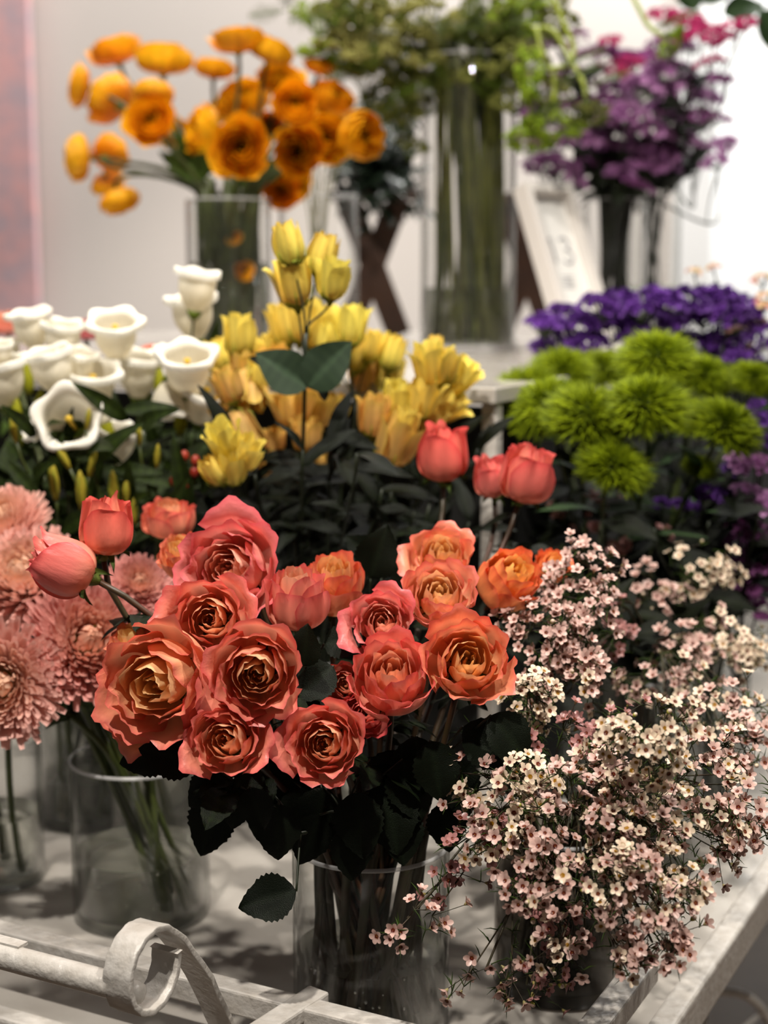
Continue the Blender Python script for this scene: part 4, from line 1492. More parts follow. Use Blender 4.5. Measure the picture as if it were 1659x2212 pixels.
# lily buds
LB = MB()
LB.lathe([(0.0, 0.0), (0.10, 0.05), (0.17, 0.4), (0.19, 0.85), (0.13, 1.25), (0.03, 1.5), (0, 1.5)], 12, lin((165, 150, 50)))
for k in range(3):
    a = 2 * PI * k / 3
    LB.tube([(0.17 * math.cos(a), 0.17 * math.sin(a), .3), (0.20 * math.cos(a), 0.20 * math.sin(a), .85), (0.13 * math.cos(a), .13 * math.sin(a), 1.25)], .03, 5, lin((120, 130, 40)))
LB = LB.mesh('bud', M['leaf'])
LBS = [('pair of green gold lily buds, left pair above the pink chrysanthemums', [(117, 1040, 86, -.05), (40, 1035, 60, -.2), (30, 925, 66, -.1)]),
       ('upright green gold lily buds in the middle left above the rosebud', [(175, 1060, 90, 0), (135, 985, 66, -.5), (200, 1000, 66, .3)]),
       ('upright lily buds right of the middle, above the rosebud tip', [(245, 1060, 92, 0), (272, 1065, 70, .1), (190, 905, 50, .2)]),
       ('dull olive lily buds in the shade under the white bellflowers', [(340, 985, 56, .1), (290, 1105, 60, 0), (300, 940, 50, 0)])]
for i, (lab, bs) in enumerate(LBS):
    Y = 1.50
    bl = [('bud', LB, W(px, py, Y), lean(r_, 1, .15), h_ / 1.5 * pxm(Y, py), (1, 1, 1), .75) for px, py, h_, r_ in bs]
    hb = W(bs[0][0], bs[0][1] + 110, Y + .02)
    ex = [(GL, hb + Vector((rnd.uniform(-.05, .05), rnd.uniform(-.02, .04), rnd.uniform(-.08, .10))), Vector((rnd.uniform(-1, 1), rnd.uniform(-1, .3), rnd.uniform(.1, 1))), rnd.uniform(.05, .09), (.9, .9, .9)) for _ in range(14)]
    spray('lily_stem', lab, 'lily', 'lily bud stems at the left', 'lily', hb, bl, 'stem_green', .0026, .0014, ex)
# red berries
RB = MB()
for k in range(1):
    RB.ball((0, 0, 0), 1, 12, 8, lin((150, 44, 32)), 1.25)
RB = RB.mesh('berry', M['waxy'])
bl = [('berry', RB, W(px, py, 1.5), Z, .0048, c, 1.0) for px, py, c in ((398, 975, (1.3, 1.8, 1.5)), (422, 985, (1.2, 1.6, 1.4)), (388, 1015, (.7, .4, .4)), (420, 1010, (1.1, 1.2, 1.1)), (375, 1030, (.6, .4, .4)), (405, 1035, (.8, .5, .5)))]
spray('berry_stem', 'red berries on a stem between the lily buds and the pale yellow lisianthus', 'berries', None, 'lily', W(400, 1080, 1.52), bl, 'stem_green', .0015, .0008,
      [(GL, W(430, 1010, 1.5), Vector((.5, -.3, .4)), .04, (1.2, 1.2, 1)), (GL, W(380, 1050, 1.5), Vector((-.5, -.3, .2)), .04, (1, 1, 1))])
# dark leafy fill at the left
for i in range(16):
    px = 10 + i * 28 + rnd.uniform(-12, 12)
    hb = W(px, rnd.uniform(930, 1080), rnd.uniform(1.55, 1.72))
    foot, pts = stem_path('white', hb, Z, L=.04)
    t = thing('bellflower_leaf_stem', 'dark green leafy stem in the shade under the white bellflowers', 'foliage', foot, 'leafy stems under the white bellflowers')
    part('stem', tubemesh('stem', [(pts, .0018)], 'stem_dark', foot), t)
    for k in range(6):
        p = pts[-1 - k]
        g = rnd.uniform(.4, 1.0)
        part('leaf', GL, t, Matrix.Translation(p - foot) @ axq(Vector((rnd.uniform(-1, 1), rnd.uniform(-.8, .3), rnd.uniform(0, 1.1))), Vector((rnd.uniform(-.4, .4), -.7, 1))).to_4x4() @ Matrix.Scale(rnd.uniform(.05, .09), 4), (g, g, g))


# ------------------------------------------------------------------ green pompoms
def pom_mesh(seed):
    R = random.Random(seed)
    mb = MB()
    mb.ball((0, 0, 0), 0.50, 16, 10, lin((50, 66, 10)), 0.8)
    for k in range(2200):
        v = Vector((R.gauss(0, 1), R.gauss(0, 1), R.gauss(0, 1))).normalized()
        if v.z < -0.6:
            continue
        p = v * 0.45
        l = R.uniform(0.72, 1.0)
        bend = Vector((R.gauss(0, .06), R.gauss(0, .06), R.gauss(.03, .05)))
        c = mix(lin((88, 106, 6)), lin((150, 166, 16)), R.random())
        q = v * l + bend
        q.z *= .82
        mb.tube([p, p.lerp(q, .6) + bend * .2, q], [0.014, 0.017, 0.004], 3, [x for x in ()] or c, cap=False)
    return mb.mesh('flower_head', M['fuzz'])


POM = [pom_mesh(1), pom_mesh(2)]
PL = leaf_mesh('leaf', 1, 0.16, .1, .5, 0, (lin((46, 66, 36)), lin((34, 50, 26))), 5, 12, 4)
POMS = [
    (1130, 850, 78, 1.74, 'green pompom flower at the far left end of its bunch, by the shelf corner'),
    (1180, 885, 88, 1.66, 'green pompom flower second from the left, low'),
    (1215, 805, 72, 1.84, 'green pompom flower at the back left, low and wide'),
    (1300, 800, 60, 1.88, 'green pompom flower at the back between the left ones and the highest'),
    (1418, 780, 88, 1.76, 'highest green pompom flower'),
    (1270, 905, 98, 1.60, 'green pompom flower in the middle front left'),
    (1392, 882, 96, 1.58, 'brightest and largest green pompom flower, middle front'),
    (1520, 815, 66, 1.76, 'green pompom flower right of the highest one'),
    (1565, 925, 84, 1.60, 'green pompom flower at the front right'),
    (1630, 822, 56, 1.74, 'green pompom flower at the right edge of the picture'),
    (1325, 1010, 84, 1.56, 'dim green pompom flower hanging lowest in the shade'),
    (1490, 905, 60, 1.72, 'green pompom flower in the shade behind the front right one'),
    (1510, 1010, 38, 1.62, 'small green pompom bud below the front right one'),
]
for i, (px, py, r_, Y, lab) in enumerate(POMS):
    R = r_ * pxm(Y, py) * 1.13
    c = W(px, py, Y)
    ax = lean(rnd.uniform(-.3, .3) + (px - 1350) / 900, 1, .35)
    base = c - ax * R * .35
    foot, pts = stem_path('green', base, ax, L=.06)
    t = thing('dianthus_pompom', lab, 'dianthus', foot, 'green pompom dianthus bunch')
    part('stem', tubemesh('stem', [(pts, .0024)], 'stem_green', foot), t)
    g = rnd.uniform(.85, 1.1)
    part('flower_head', POM[i % 2], t, orient(c - foot, ax, (R, R, R * .82), rnd.uniform(0, 6)), (g, g, g))
    for k in (3, 5):
        part('leaf', PL, t, Matrix.Translation(pts[-k] - foot) @ axq(Vector((rnd.uniform(-1, 1), -.4, .5)), Vector((0, -.5, 1))).to_4x4() @ Matrix.Scale(rnd.uniform(.06, .1), 4))


# ------------------------------------------------------------------ purple statice and sea lavender
def statice_mesh(seed, cols, n=60, name='flower_cluster', flat=.5, fs=0.16):
    R = random.Random(seed)
    mb = MB()
    for k in range(n):
        v = Vector((R.gauss(0, 1), R.gauss(0, 1), abs(R.gauss(0, .8)) + .05)).normalized()
        p = Vector((v.x * R.uniform(.5, 1), v.y * R.uniform(.5, 1), v.z * flat * R.uniform(.6, 1)))
        c = mix(cols[0], cols[1], R.random())
        st = len(mb.v)
        s = fs * R.uniform(.8, 1.2)

        def fn(i, j):
            a = i * 2 * PI
            rr = s * (0.15 + 0.85 * j) * (1 + .18 * math.cos(5 * a) * j)
            return (rr * math.cos(a), rr * math.sin(a), s * 1.1 * j), c
        mb.grid(10, 3, fn, closed=True)
        q = Z.rotation_difference((v + Z * .5).normalized())
        mb.xf(Matrix.Translation(p) @ q.to_matrix().to_4x4(), st)
        if k % 3 == 0:
            mb.tube([(0, 0, -.5), p], .02, 4, lin((50, 62, 26)), cap=False)
    return mb.mesh(name, M['petal'])


PUR = [statice_mesh(1, (lin((80, 40, 118)), lin((118, 70, 162)))), statice_mesh(2, (lin((70, 34, 104)), lin((106, 60, 146))))]
LAV = [statice_mesh(3, (lin((168, 112, 166)), lin((196, 146, 190))), 36, fs=.2), statice_mesh(4, (lin((138, 84, 136)), lin((172, 118, 166))), 36, fs=.2)]
MAG = [statice_mesh(5, (lin((180, 40, 104)), lin((205, 70, 126))), 30, fs=.2)]
DUS = [statice_mesh(6, (lin((120, 62, 112)), lin((150, 88, 140))), 30, fs=.2)]
PALE = [statice_mesh(7, (lin((222, 150, 160)), lin((226, 214, 160))), 24, fs=.22)]


def cluster_stem(name, label, cat, group, vkey, Y, clusters, meshes, stemmat='stem_dark', jitY=.05, drop=.09, grow=1.25):
    bl = []; cs = []
    for (px, py, r_) in clusters:
        yy = Y + rnd.uniform(-jitY, jitY)
        c = W(px, py, yy)
        g = rnd.uniform(.85, 1.1)
        bl.append(('flower_cluster', meshes[rnd.randrange(len(meshes))], c, lean(rnd.uniform(-.35, .35), 1, rnd.uniform(0, .5)), r_ * pxm(yy, py) * grow, (g, g, g), 0.3))
        cs.append(c)
    m = sum(cs, Vector((0, 0, 0))) / len(cs)
    hb = Vector((m.x, m.y + .01, min(c.z for c in cs) - drop))
    return spray(name, label, cat, group, vkey, hb, bl, stemmat, .0022, .0012)


PS = [
    ('deep purple statice at the left end below the sign frame', [(1180, 690, 42), (1215, 720, 40), (1190, 750, 38), (1235, 672, 40)]),
    ('deep purple statice right of the sign frame foot', [(1275, 690, 46), (1310, 650, 46), (1320, 700, 44), (1270, 730, 40)]),
    ('deep purple statice in the middle of the purple row', [(1355, 690, 44), (1390, 660, 42), (1380, 715, 40), (1340, 640, 40)]),
    ('deep purple statice above the highest green pompom', [(1440, 640, 48), (1470, 680, 44), (1430, 690, 40), (1490, 640, 44)]),
    ('tallest deep purple statice right of the middle', [(1545, 630, 46), (1570, 660, 46), (1520, 670, 44), (1600, 690, 40)]),
    ('deep purple statice at the right edge with a drooping side cluster', [(1620, 655, 38), (1640, 720, 38), (1560, 730, 44), (1500, 730, 40)]),
    ('shaded purple statice low behind the green pompoms', [(1460, 740, 38), (1600, 760, 36), (1410, 740, 34), (1535, 770, 30)]),
]
for lab, cl in PS:
    cluster_stem('statice', lab, 'statice', 'deep purple statice bunch', 'purple', 2.0, cl, PUR)
TS = [
    ('lavender pink sea lavender spray at the left, behind the drooping green umbel', [(1160, 245, 34), (1200, 350, 38), (1165, 350, 30), (1150, 100, 26), (1225, 375, 34)], LAV),
    ('sea lavender spray in the middle with bright lilac tips', [(1330, 195, 34), (1365, 240, 40), (1390, 180, 36), (1320, 250, 36), (1290, 300, 34)], LAV),
    ('lilac sea lavender spray reaching highest on the right side', [(1450, 150, 44), (1470, 190, 42), (1520, 210, 32), (1435, 235, 36), (1400, 280, 40)], LAV),
    ('lilac sea lavender spray low on the right side', [(1430, 320, 42), (1395, 350, 38), (1350, 320, 38), (1480, 300, 34), (1430, 360, 30)], LAV),
    ('dark lilac sea lavender spray over the vase rim', [(1290, 350, 36), (1340, 375, 34), (1385, 400, 26), (1250, 300, 34), (1350, 280, 36)], DUS + LAV),
    ('single lilac tip on a thin stem out at the right', [(1560, 310, 26), (1545, 345, 24), (1578, 300, 16)], DUS + LAV),
    ('magenta statice spray at the top right', [(1480, 40, 34), (1500, 80, 36), (1440, 30, 28), (1530, 130, 24), (1520, 60, 28)], MAG),
    ('magenta statice sprig pointing right at the top', [(1590, 55, 24), (1560, 72, 24), (1615, 45, 18), (1545, 85, 20)], MAG),
    ('magenta statice spray lower in the middle', [(1330, 150, 30), (1345, 130, 24), (1320, 85, 20), (1370, 130, 18)], MAG),
    ('dusty lilac spray in the shade behind the others', [(1250, 160, 34), (1290, 110, 34), (1230, 80, 30), (1280, 220, 34), (1420, 110, 36)], DUS),
]
for i, (lab, cl, ms) in enumerate(TS):
    cluster_stem('sea_lavender', lab, 'sea lavender', 'pink and lilac sprays in the back right vase', 'statice' if i % 3 else 'statice2', 2.55, cl, ms, 'stem_dark', .07, grow=1.32)
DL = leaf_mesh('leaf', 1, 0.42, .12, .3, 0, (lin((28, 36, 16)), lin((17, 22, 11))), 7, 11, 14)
TS2 = [
    ('dim lilac spray at the back behind the looping umbel stem', [(1170, 170, 34), (1210, 230, 34), (1150, 300, 30), (1240, 270, 30), (1190, 300, 30)], DUS),
    ('dim lilac spray at the back between the bright lilac tips', [(1380, 130, 34), (1410, 190, 34), (1300, 330, 30), (1470, 250, 34), (1340, 220, 30)], DUS),
    ('dim lilac spray at the back right below the magenta', [(1540, 170, 26), (1500, 250, 30), (1550, 250, 20), (1450, 90, 30), (1500, 320, 22)], DUS),
]
for i, (lab, cl, ms) in enumerate(TS2):
    cluster_stem('sea_lavender', lab, 'sea lavender', 'pink and lilac sprays in the back right vase', 'statice2', 2.75, cl, ms, 'stem_dark', .07, grow=1.7)
LR = [
    ('violet spray glowing low right of the green pompoms', [(1560, 1040, 30), (1530, 1060, 28), (1490, 1090, 30), (1590, 1010, 24), (1430, 1085, 18)], PUR),
    ('pink lilac spray at the right edge below the pompoms', [(1600, 1000, 26), (1640, 1000, 30), (1620, 1060, 30), (1650, 1080, 34), (1590, 985, 18)], LAV),
    ('purple spray at the right edge, mid height', [(1630, 1140, 34), (1600, 1120, 30), (1640, 1200, 36), (1590, 1170, 28)], DUS),
    ('dim purple spray at the right edge above the cream waxflowers', [(1620, 1250, 36), (1580, 1280, 34), (1645, 1310, 36), (1600, 1220, 30)], DUS),
    ('violet spray cut by the right edge beside the front right pompom', [(1645, 900, 24), (1655, 950, 26), (1630, 870, 18)], PUR),
    ('pale pink and cream flowers at the right edge of the purple statice', [(1560, 730, 20), (1600, 715, 22), (1640, 700, 26), (1610, 750, 20), (1650, 660, 24)], PALE),
    ('cream green buds above the purple statice at the right', [(1540, 575, 14), (1500, 585, 14), (1650, 600, 22), (1655, 640, 20)], PALE),
]
for lab, cl, ms in LR:
    t, pts = cluster_stem('sea_lavender', lab, 'sea lavender', 'sprays at the right edge', 'limonium', 1.66 if cl[0][1] > 800 else 2.02, cl, ms, 'stem_dark', .04)


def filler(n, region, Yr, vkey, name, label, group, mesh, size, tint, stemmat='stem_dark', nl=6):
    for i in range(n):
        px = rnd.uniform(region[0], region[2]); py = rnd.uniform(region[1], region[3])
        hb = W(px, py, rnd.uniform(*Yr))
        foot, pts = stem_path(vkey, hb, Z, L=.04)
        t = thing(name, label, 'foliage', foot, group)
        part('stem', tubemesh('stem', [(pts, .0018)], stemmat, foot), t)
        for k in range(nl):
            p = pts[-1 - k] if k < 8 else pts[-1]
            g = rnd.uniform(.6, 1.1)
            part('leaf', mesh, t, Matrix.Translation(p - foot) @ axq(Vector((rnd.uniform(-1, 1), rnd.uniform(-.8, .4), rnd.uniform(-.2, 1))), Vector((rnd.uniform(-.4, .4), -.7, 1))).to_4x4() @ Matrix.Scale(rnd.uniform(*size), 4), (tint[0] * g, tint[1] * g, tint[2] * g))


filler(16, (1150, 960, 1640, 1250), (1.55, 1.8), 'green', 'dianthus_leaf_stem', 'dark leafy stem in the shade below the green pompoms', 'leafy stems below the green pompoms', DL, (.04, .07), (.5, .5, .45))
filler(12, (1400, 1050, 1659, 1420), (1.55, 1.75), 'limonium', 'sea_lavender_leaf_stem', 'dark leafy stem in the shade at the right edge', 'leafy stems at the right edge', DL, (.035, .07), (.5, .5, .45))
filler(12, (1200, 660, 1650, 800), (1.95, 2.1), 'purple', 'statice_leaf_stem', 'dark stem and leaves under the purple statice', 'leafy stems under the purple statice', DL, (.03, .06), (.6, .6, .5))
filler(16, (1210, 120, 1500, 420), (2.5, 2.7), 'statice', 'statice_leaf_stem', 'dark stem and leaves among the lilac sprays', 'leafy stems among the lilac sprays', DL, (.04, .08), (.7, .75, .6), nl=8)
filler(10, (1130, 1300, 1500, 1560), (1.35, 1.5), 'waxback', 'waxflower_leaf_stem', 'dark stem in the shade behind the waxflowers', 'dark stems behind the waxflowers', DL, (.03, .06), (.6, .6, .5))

# ------------------------------------------------------------------ green umbels in the tall vase
def umbel_mesh(seed, cols, n=34, ball=.055, flat=.45):
    R = random.Random(seed)
    mb = MB()
    for k in range(n):
        v = Vector((R.gauss(0, 1), R.gauss(0, 1), abs(R.gauss(0, .7)))).normalized()
        p = Vector((v.x * .8, v.y * .8, v.z * flat + .25))
        mb.tube([(0, 0, -.3), p * .5 + Vector((0, 0, -.1)), p], .012, 4, cols[2], cap=False)
        for m in range(9):
            o = Vector((R.gauss(0, .09), R.gauss(0, .09), abs(R.gauss(0, .07))))
            mb.ball(p + o, ball * R.uniform(.7, 1.2), 6, 4, mix(cols[0], cols[1], R.random()))
            if m % 3 == 0:
                mb.tube([p, p + o], .008, 3, cols[2], cap=False)
    return mb.mesh('umbel', M['fuzz'])


UMB = [umbel_mesh(1, (lin((138, 138, 70)), lin((178, 176, 104)), lin((110, 124, 40)))), umbel_mesh(2, (lin((96, 104, 44)), lin((140, 142, 70)), lin((90, 110, 30)))),
       umbel_mesh(3, (lin((124, 158, 34)), lin((168, 190, 50)), lin((130, 160, 30))))]
FEA = MB()
Rf = random.Random(5)
for k in range(34):                    # feathery leaf
    y = .1 + .9 * k / 34
    for sgn in (-1, 1):
        l = .32 * math.sin(PI * (y * .85 + .1))
        a = Vector((0, y, 0)); b = Vector((sgn * l, y + l * .5, Rf.uniform(-.1, .1)))
        FEA.tube([a, a.lerp(b, .5) + Vector((0, 0, .03)), b], [.006, .005, .002], 3, lin((78, 92, 26)), cap=False)
FEA.tube([(0, 0, 0), (0, .5, .03), (0, 1, 0)], .014, 5, lin((92, 120, 30)))
FEA = FEA.mesh('leaf', M['leaf'])
US = [
    ('dim olive umbel flower behind the drooping ones at the right', [(1130, 130, 50, 1), (1170, 200, 46, 1), (1110, 220, 40, 1)]),
    ('olive umbel flower at the top between the middle and the looping stem', [(1060, 20, 56, 1), (1110, 60, 50, 2), (1160, 90, 44, 1)]),
    ('dark olive umbel flower low in the middle of the mass', [(930, 210, 54, 1), (990, 170, 50, 1), (860, 130, 50, 1)]),
    ('olive green umbel flower at the left between ranunculus and the pale ones', [(770, 70, 54, 1), (800, 110, 50, 0), (730, 30, 50, 1)]),
    ('green umbel flower at the top left of the tall vase bouquet', [(690, 40, 52, 2), (740, 90, 52, 0)]),
    ('green umbel flower above the orange ranunculus', [(760, 130, 50, 2), (720, 150, 40, 2), (690, 110, 40, 2)]),
    ('pale olive umbel flower left of the tall vase rim', [(830, 60, 56, 0), (800, 170, 50, 1)]),
    ('cream olive umbel flower at the top in the middle', [(930, 50, 60, 0), (890, 110, 54, 0)]),
    ('olive umbel flower hanging in front of the tall vase rim', [(960, 150, 58, 1), (900, 190, 56, 1)]),
    ('whitish green umbel flower top right of the middle', [(1010, 55, 52, 0), (1000, 110, 44, 0)]),
    ('dark green umbel flower right above the tall vase', [(1080, 90, 52, 1), (1050, 170, 54, 1)]),
    ('olive umbel flower over the right side of the tall vase rim', [(1080, 180, 44, 1), (1020, 210, 44, 1)]),
    ('dim umbel flower low on the left beside the dark foliage', [(840, 220, 50, 1), (870, 260, 40, 1), (890, 320, 34, 1)]),
    ('umbel flower at the very top left of the middle', [(780, 20, 56, 1), (860, 10, 50, 0)]),
    ('feathery umbel flower at the very top right', [(1120, 20, 50, 2), (1200, 50, 46, 1), (1180, 10, 44, 1)]),
]
for i, (lab, us) in enumerate(US):
    Y = 2.42 + rnd.uniform(-.06, .08)
    bl = [('umbel', UMB[m], W(px, py, Y + rnd.uniform(-.06, .06)), lean(rnd.uniform(-.4, .4), 1, rnd.uniform(.1, .8)), r_ * pxm(Y, py) * 1.4, (.9, .88, .85), .3) for px, py, r_, m in us]
    c = W(us[0][0], us[0][1], Y)
    rim = VASES['tall'][0] + Z * VASES['tall'][2]
    hb = Vector((c.x * .5 + rim.x * .5, c.y * .5 + rim.y * .5, max(rim.z + .015, c.z - .05)))
    ex = [(FEA, c + Vector((rnd.uniform(-.08, .08), rnd.uniform(-.05, .05), rnd.uniform(-.08, .05))), Vector((rnd.uniform(-1, 1), rnd.uniform(-1, .1), rnd.uniform(-.3, .8))), rnd.uniform(.05, .08), (1, 1, 1)) for _ in range(2)]
    spray('umbel_flower', lab, 'umbel flower', 'green umbel flowers in the tall vase', 'tall', hb, bl, 'stem_olive', .0028, .0014, ex)


def curly(label, pts_px, umb, sc_):
    loc, r, h = VASES['tall']
    P = [W(px, py, Y) for px, py, Y in pts_px]
    foot = loc + Vector((rnd.uniform(-.5, .5) * r, rnd.uniform(-.5, .3) * r, .016))
    rim = Vector((loc.x + r * .7, loc.y, loc.z + h))
    path = [foot, foot.lerp(rim, .5), rim] + P
    # smooth with a catmull rom
    out = []
    for i in range(len(path) - 1):
        p0 = path[max(i - 1, 0)]; p1 = path[i]; p2 = path[i + 1]; p3 = path[min(i + 2, len(path) - 1)]
        for k in range(6):
            t = k / 6
            out.append(0.5 * ((2 * p1) + (p2 - p0) * t + (2 * p0 - 5 * p1 + 4 * p2 - p3) * t * t + (3 * p1 - p0 - 3 * p2 + p3) * t ** 3))
    out.append(path[-1])
    t = thing('drooping_umbel', label, 'umbel flower', foot, 'drooping umbels on curly stems')
    part('stem', tubemesh('stem', [(out, .0036)], 'stem_bright', foot), t)
    ax = (out[-1] - out[-4]).normalized()
    part('umbel', UMB[umb], t, orient(out[-1] - foot + ax * sc_ * .2, ax, sc_, 0))
    part('leaf', FEA, t, Matrix.Translation(out[-5] - foot) @ axq(Vector((.6, -.5, .2)), Vector((0, -.5, 1))).to_4x4() @ Matrix.Scale(.08, 4))


curly('bright green umbel curling over on a thick looping stem right of the tall vase', [(1130, -60, 2.36), (1190, -10, 2.34), (1215, 45, 2.33), (1240, 105, 2.32), (1225, 140, 2.31), (1180, 150, 2.30)], 2, .045)
curly('green umbel hanging face down right of the tall vase', [(1150, 60, 2.40), (1170, 110, 2.38), (1196, 160, 2.36), (1196, 225, 2.35)], 2, .055)
curly('small green umbel hanging on a straight stem close to the tall vase', [(1120, 100, 2.38), (1135, 160, 2.36), (1146, 230, 2.36), (1146, 270, 2.35)], 2, .040)
curly('green umbel at the end of an arching stem towards the lilac sprays', [(1180, 60, 2.40), (1235, 135, 2.38), (1260, 180, 2.36), (1266, 215, 2.35)], 1, .040)
curly('bright green stem arching down at the very top right', [(1220, -80, 2.4), (1340, -40, 2.38), (1375, 10, 2.36), (1400, 55, 2.35), (1430, 78, 2.34)], 2, .030)
# straight stems crowding the tall vase
for i in range(36):
    loc, r, h = VASES['tall']
    a = rnd.uniform(0, 6.28); b = a + rnd.uniform(-1.2, 1.2)
    q = rnd.uniform(.35, .9)
    foot = loc + Vector((math.cos(a) * r * q, math.sin(a) * r * q, .016))
    top = loc + Vector((math.cos(b) * r * .75, math.sin(b) * r * .75, h + rnd.uniform(0.01, .04)))
    mid = foot.lerp(top, .5) + Vector((rnd.uniform(-.01, .01), rnd.uniform(-.01, .01), 0))
    t = thing('cut_stem', 'long green stem standing in the tall glass vase', 'stem', foot, 'long stems in the tall vase')
    part('stem', tubemesh('stem', [(bez(foot, foot.lerp(mid, .8), mid.lerp(top, .3), top, 8), rnd.uniform(.0026, .0042))], rnd.choice(('stem_olive', 'stem_olive', 'stem_green')), foot), t)
    part('leaf', FEA, t, Matrix.Translation(top - foot) @ axq(Vector((rnd.uniform(-1, 1), -.6, rnd.uniform(-.2, .5))), Vector((0, -.5, 1))).to_4x4() @ Matrix.Scale(.07, 4))
for i in range(14):
    loc, r, h = VASES['statice']
    a = rnd.uniform(0, 6.28)
    foot = loc + Vector((math.cos(a) * r * .7, math.sin(a) * r * .7, .016))
    top = loc + Vector((math.cos(a + 2) * r * .8, math.sin(a + 2) * r * .8, h + .06))
    t = thing('cut_stem', 'dark stem in the vase right of the white sign frame', 'stem', foot, 'dark stems in the back right vase')
    part('stem', tubemesh('stem', [([foot, foot.lerp(top, .5), top], .005)], 'stem_dark', foot), t)
for i in range(9):
    loc, r, h = VASES['midback']
    a = rnd.uniform(0, 6.28)
    foot = loc + Vector((math.cos(a) * r * .2, math.sin(a) * r * .2, .016))
    top = W(620 + 16 * i, 330, 2.68)
    t = thing('cut_stem', 'thin pale green stem fanning out behind the ranunculus vase', 'stem', foot, 'thin stems in the vase behind the lisianthus tips')
    part('stem', tubemesh('stem', [(bez(foot, foot + Z * .12, loc + Z * h, top, 8), .0016)], 'stem_olive', foot), t)
for key, n, rad, mat, lab, grp in (('rose', 30, .0036, 'twig', 'dark brown rose stem standing in the front glass vase', 'brown stems in the front vase'),
                              ('ranunculus', 24, .0045, 'stem_green', 'green stem standing in the ranunculus vase', 'stems in the ranunculus vase'),
                              ('wax', 18, .0024, 'twig', 'brown waxflower twig standing in the smoky glass jar', 'brown twigs in the smoky jar'),
                              ('leftback', 8, .003, 'stem_green', 'green stem in the vase behind the pink chrysanthemum vase', 'stems in the left back vase'),
                              ('farleft', 6, .003, 'stem_green', 'green stem in the vase at the left edge', 'stems in the left edge vase')):
    loc, r, h = VASES[key]
    for i in range(n):
        b = rnd.uniform(0, 6.28); a = b + rnd.uniform(-1.3, 1.3); q = rnd.uniform(.3, .9)
        foot = loc + Vector((math.cos(a) * r * q, math.sin(a) * r * q, .016))
        top = loc + Vector((math.cos(b) * r * .8, math.sin(b) * r * .8, h + rnd.uniform(.015, .05)))
        mid = foot.lerp(top, .5) + Vector((rnd.uniform(-.006, .006), rnd.uniform(-.006, .006), 0))
        t = thing('cut_stem', lab, 'stem', foot, grp)
        part('stem', tubemesh('stem', [(bez(foot, foot.lerp(mid, .8), mid.lerp(top, .3), top, 8), rad * rnd.uniform(.8, 1.15))], mat, foot), t)
# eucalyptus leaf at the top right corner
EU = leaf_mesh('leaf', 1, .62, .1, .25, 0, (lin((60, 84, 48)), lin((44, 62, 40))), 9, 12, 21)
foot, pts = stem_path('statice2', W(1600, 60, 2.8), Z, L=.05)
t = thing('eucalyptus_branch', 'dark green broad leaves at the top right corner', 'foliage', foot)
part('stem', tubemesh('stem', [(pts, .003)], 'stem_dark', foot), t)
for px, py, r_, u_, s in ((1640, 20, .7, -.9, .11), (1560, 30, 1, .3, .08), (1520, 10, .6, .8, .09), (1500, 25, -.3, 1, .10)):
    part('leaf', EU, t, Matrix.Translation(W(px, py, 2.8) - foot) @ axq(lean(r_, u_, .1), Vector((0, -1, .4))).to_4x4() @ Matrix.Scale(s, 4))
# ------------------------------------------------------------------ dark foliage on a crossed wooden stand
xs = W(805, 585, 2.98)
SLoc = Vector((xs.x + .02, 2.98, SH))
st = thing('wooden_stand', 'dark brown wooden stand with crossed legs behind the tall vase', 'stand', SLoc)
xz = xs.z - SH
def crossed(st, dx):
    for sg in (-1, 1):
        mb = MB()
        w_ = .024
        b0 = Vector((-sg * .052, 0, 0.0)); b1 = Vector((sg * .050, 0, xz * 2.05))
        d = (b1 - b0).normalized()
        cc = (b0 + b1) / 2 + Vector((0, sg * .008, 0))
        mb.box(cc, w_, .0075, (b1 - b0).length / 2, d.cross(Vector((0, 1, 0))).normalized(), Vector((0, 1, 0)), d)
        bevel(part('crossed_leg', mb.mesh('crossed_leg', M['brown_wood'], False), st, Matrix.Translation((-.02, 0, .004))), .002)
    mb = MB(); mb.box((-.02, 0, xz * 2.05 + .008), .085, .05, .008)
    bevel(part('top_board', mb.mesh('top_board', M['brown_wood'], False), st), .002)


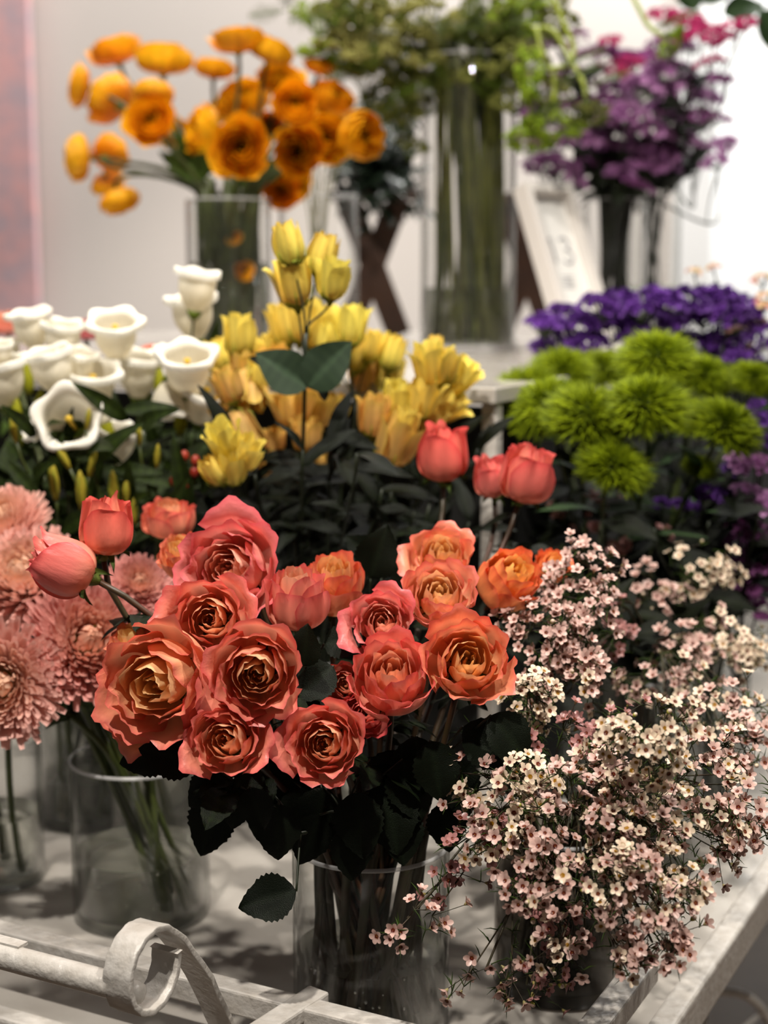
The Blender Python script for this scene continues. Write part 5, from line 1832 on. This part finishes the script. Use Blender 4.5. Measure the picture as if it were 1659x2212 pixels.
crossed(st, 0)
st2 = thing('wooden_stand', 'second dark brown crossed stand, its foot showing right of the tall vase', 'stand', SLoc + Vector((.31, .10, 0)))
crossed(st2, 0)
pot = thing('plant_pot', 'dark pot of small glossy leaves on the wooden stand', 'pot', SLoc + Vector((0.01, 0, xz * 2.05 + .0165)))
mb = MB(); mb.lathe([(.0001, 0), (.04, 0), (.05, .07), (.053, .075), (.046, .075), (.04, .01), (.0001, .01)], 28)
part('pot_body', mb.mesh('pot_body', M['dark_panel']), pot)
VASES['pot'] = (SLoc + Vector((0.01, 0, xz * 2.05 + .017)), .035, .07)
GLO = petalmat('glossy_leaf', .22, .03, .6, 0)
M['gloss'] = GLO
SL = leaf_mesh('leaf', 1, 0.55, .15, .3, 0, (lin((30, 42, 30)), lin((22, 30, 22))), 7, 9, 33, mat='gloss')
for i in range(34):
    hb = W(rnd.uniform(735, 905), rnd.uniform(190, 470), rnd.uniform(2.88, 3.02))
    foot, pts = stem_path('pot', hb, Z, L=.04)
    t = thing('glossy_leaf_branch', 'branch of small dark glossy leaves behind the rightmost ranunculus', 'foliage', foot, 'dark glossy foliage between the ranunculus and tall vase')
    part('stem', tubemesh('stem', [(pts, .0018)], 'stem_dark', foot), t)
    for k in range(14):
        p = pts[-1 - (k % 8)] + Vector((rnd.uniform(-.02, .02), rnd.uniform(-.02, .02), rnd.uniform(-.02, .02)))
        part('leaf', SL, t, Matrix.Translation(p - foot) @ axq(Vector((rnd.uniform(-1, 1), rnd.uniform(-1, .6), rnd.uniform(-.8, .8))), Vector((rnd.uniform(-.4, .4), -.7, 1))).to_4x4() @ Matrix.Scale(rnd.uniform(.025, .045), 4))

# ------------------------------------------------------------------ sign frame
th_ = math.radians(35); be = math.radians(25)
nh = Vector((math.sin(th_), -math.cos(th_), 0))
xr = Vector((math.cos(th_), math.sin(th_), 0))
upf = (Z * math.cos(be) - nh * math.sin(be)).normalized()
nf = xr.cross(upf) * -1
if nf.dot(nh) < 0:
    nf = -nf
fw, fh = .098, .235
tl = W(1120, 402, 2.36)
k_ = (tl.z - SH - .002) / upf.z
fh = k_
cen = tl + xr * fw / 2 - upf * fh / 2
fr = thing('sign_frame', 'white standing frame with a printed number card on the shelf', 'sign', cen - upf * fh / 2)
O = cen - fr.location
for nm, c, hx, hz in (('frame_side', -xr * (fw / 2 - .006), .006, fh / 2), ('frame_side', xr * (fw / 2 - .006), .006, fh / 2), ('frame_top', upf * (fh / 2 - .007), fw / 2 - .012, .007), ('frame_base', -upf * (fh / 2 - .007), fw / 2 - .012, .007)):
    mb = MB(); mb.box(O + c, hx, .016, hz, xr, nf, upf)
    bevel(part(nm, mb.mesh(nm, M['frame_white'], False), fr), .001)
mb = MB(); mb.box(O - nf * .006, fw / 2 - .012, .002, fh / 2 - .014, xr, nf, upf)
card = part('card', mb.mesh('card', M['paper'], False), fr)
mb = MB()


def fp(x, y):
    return O + nf * (-.0035) + xr * x + upf * y


def stroke(pts, w=.0016):
    mb.tube([fp(*p) for p in pts], w, 4)


sy = .035
stroke([(-.022, .012 + sy), (-.013, .020 + sy), (-.013, -.022 + sy)])
arc = []
for i in range(15):
    a = math.radians(140 - 230 * i / 14)
    arc.append((.012 + .010 * math.cos(a), .010 + .010 * math.sin(a) + sy))
for i in range(15):
    a = math.radians(90 - 230 * i / 14)
    arc.append((.012 + .012 * math.cos(a), -.011 + .0115 * math.sin(a) + sy))
stroke(arc)
for i in range(4):
    mb.box(fp(0, sy - .045 - .006 * i), .012 - .002 * (i % 2), .0003, .0008, xr, nf, upf)
part('lettering', mb.mesh('lettering', M['ink']), card)
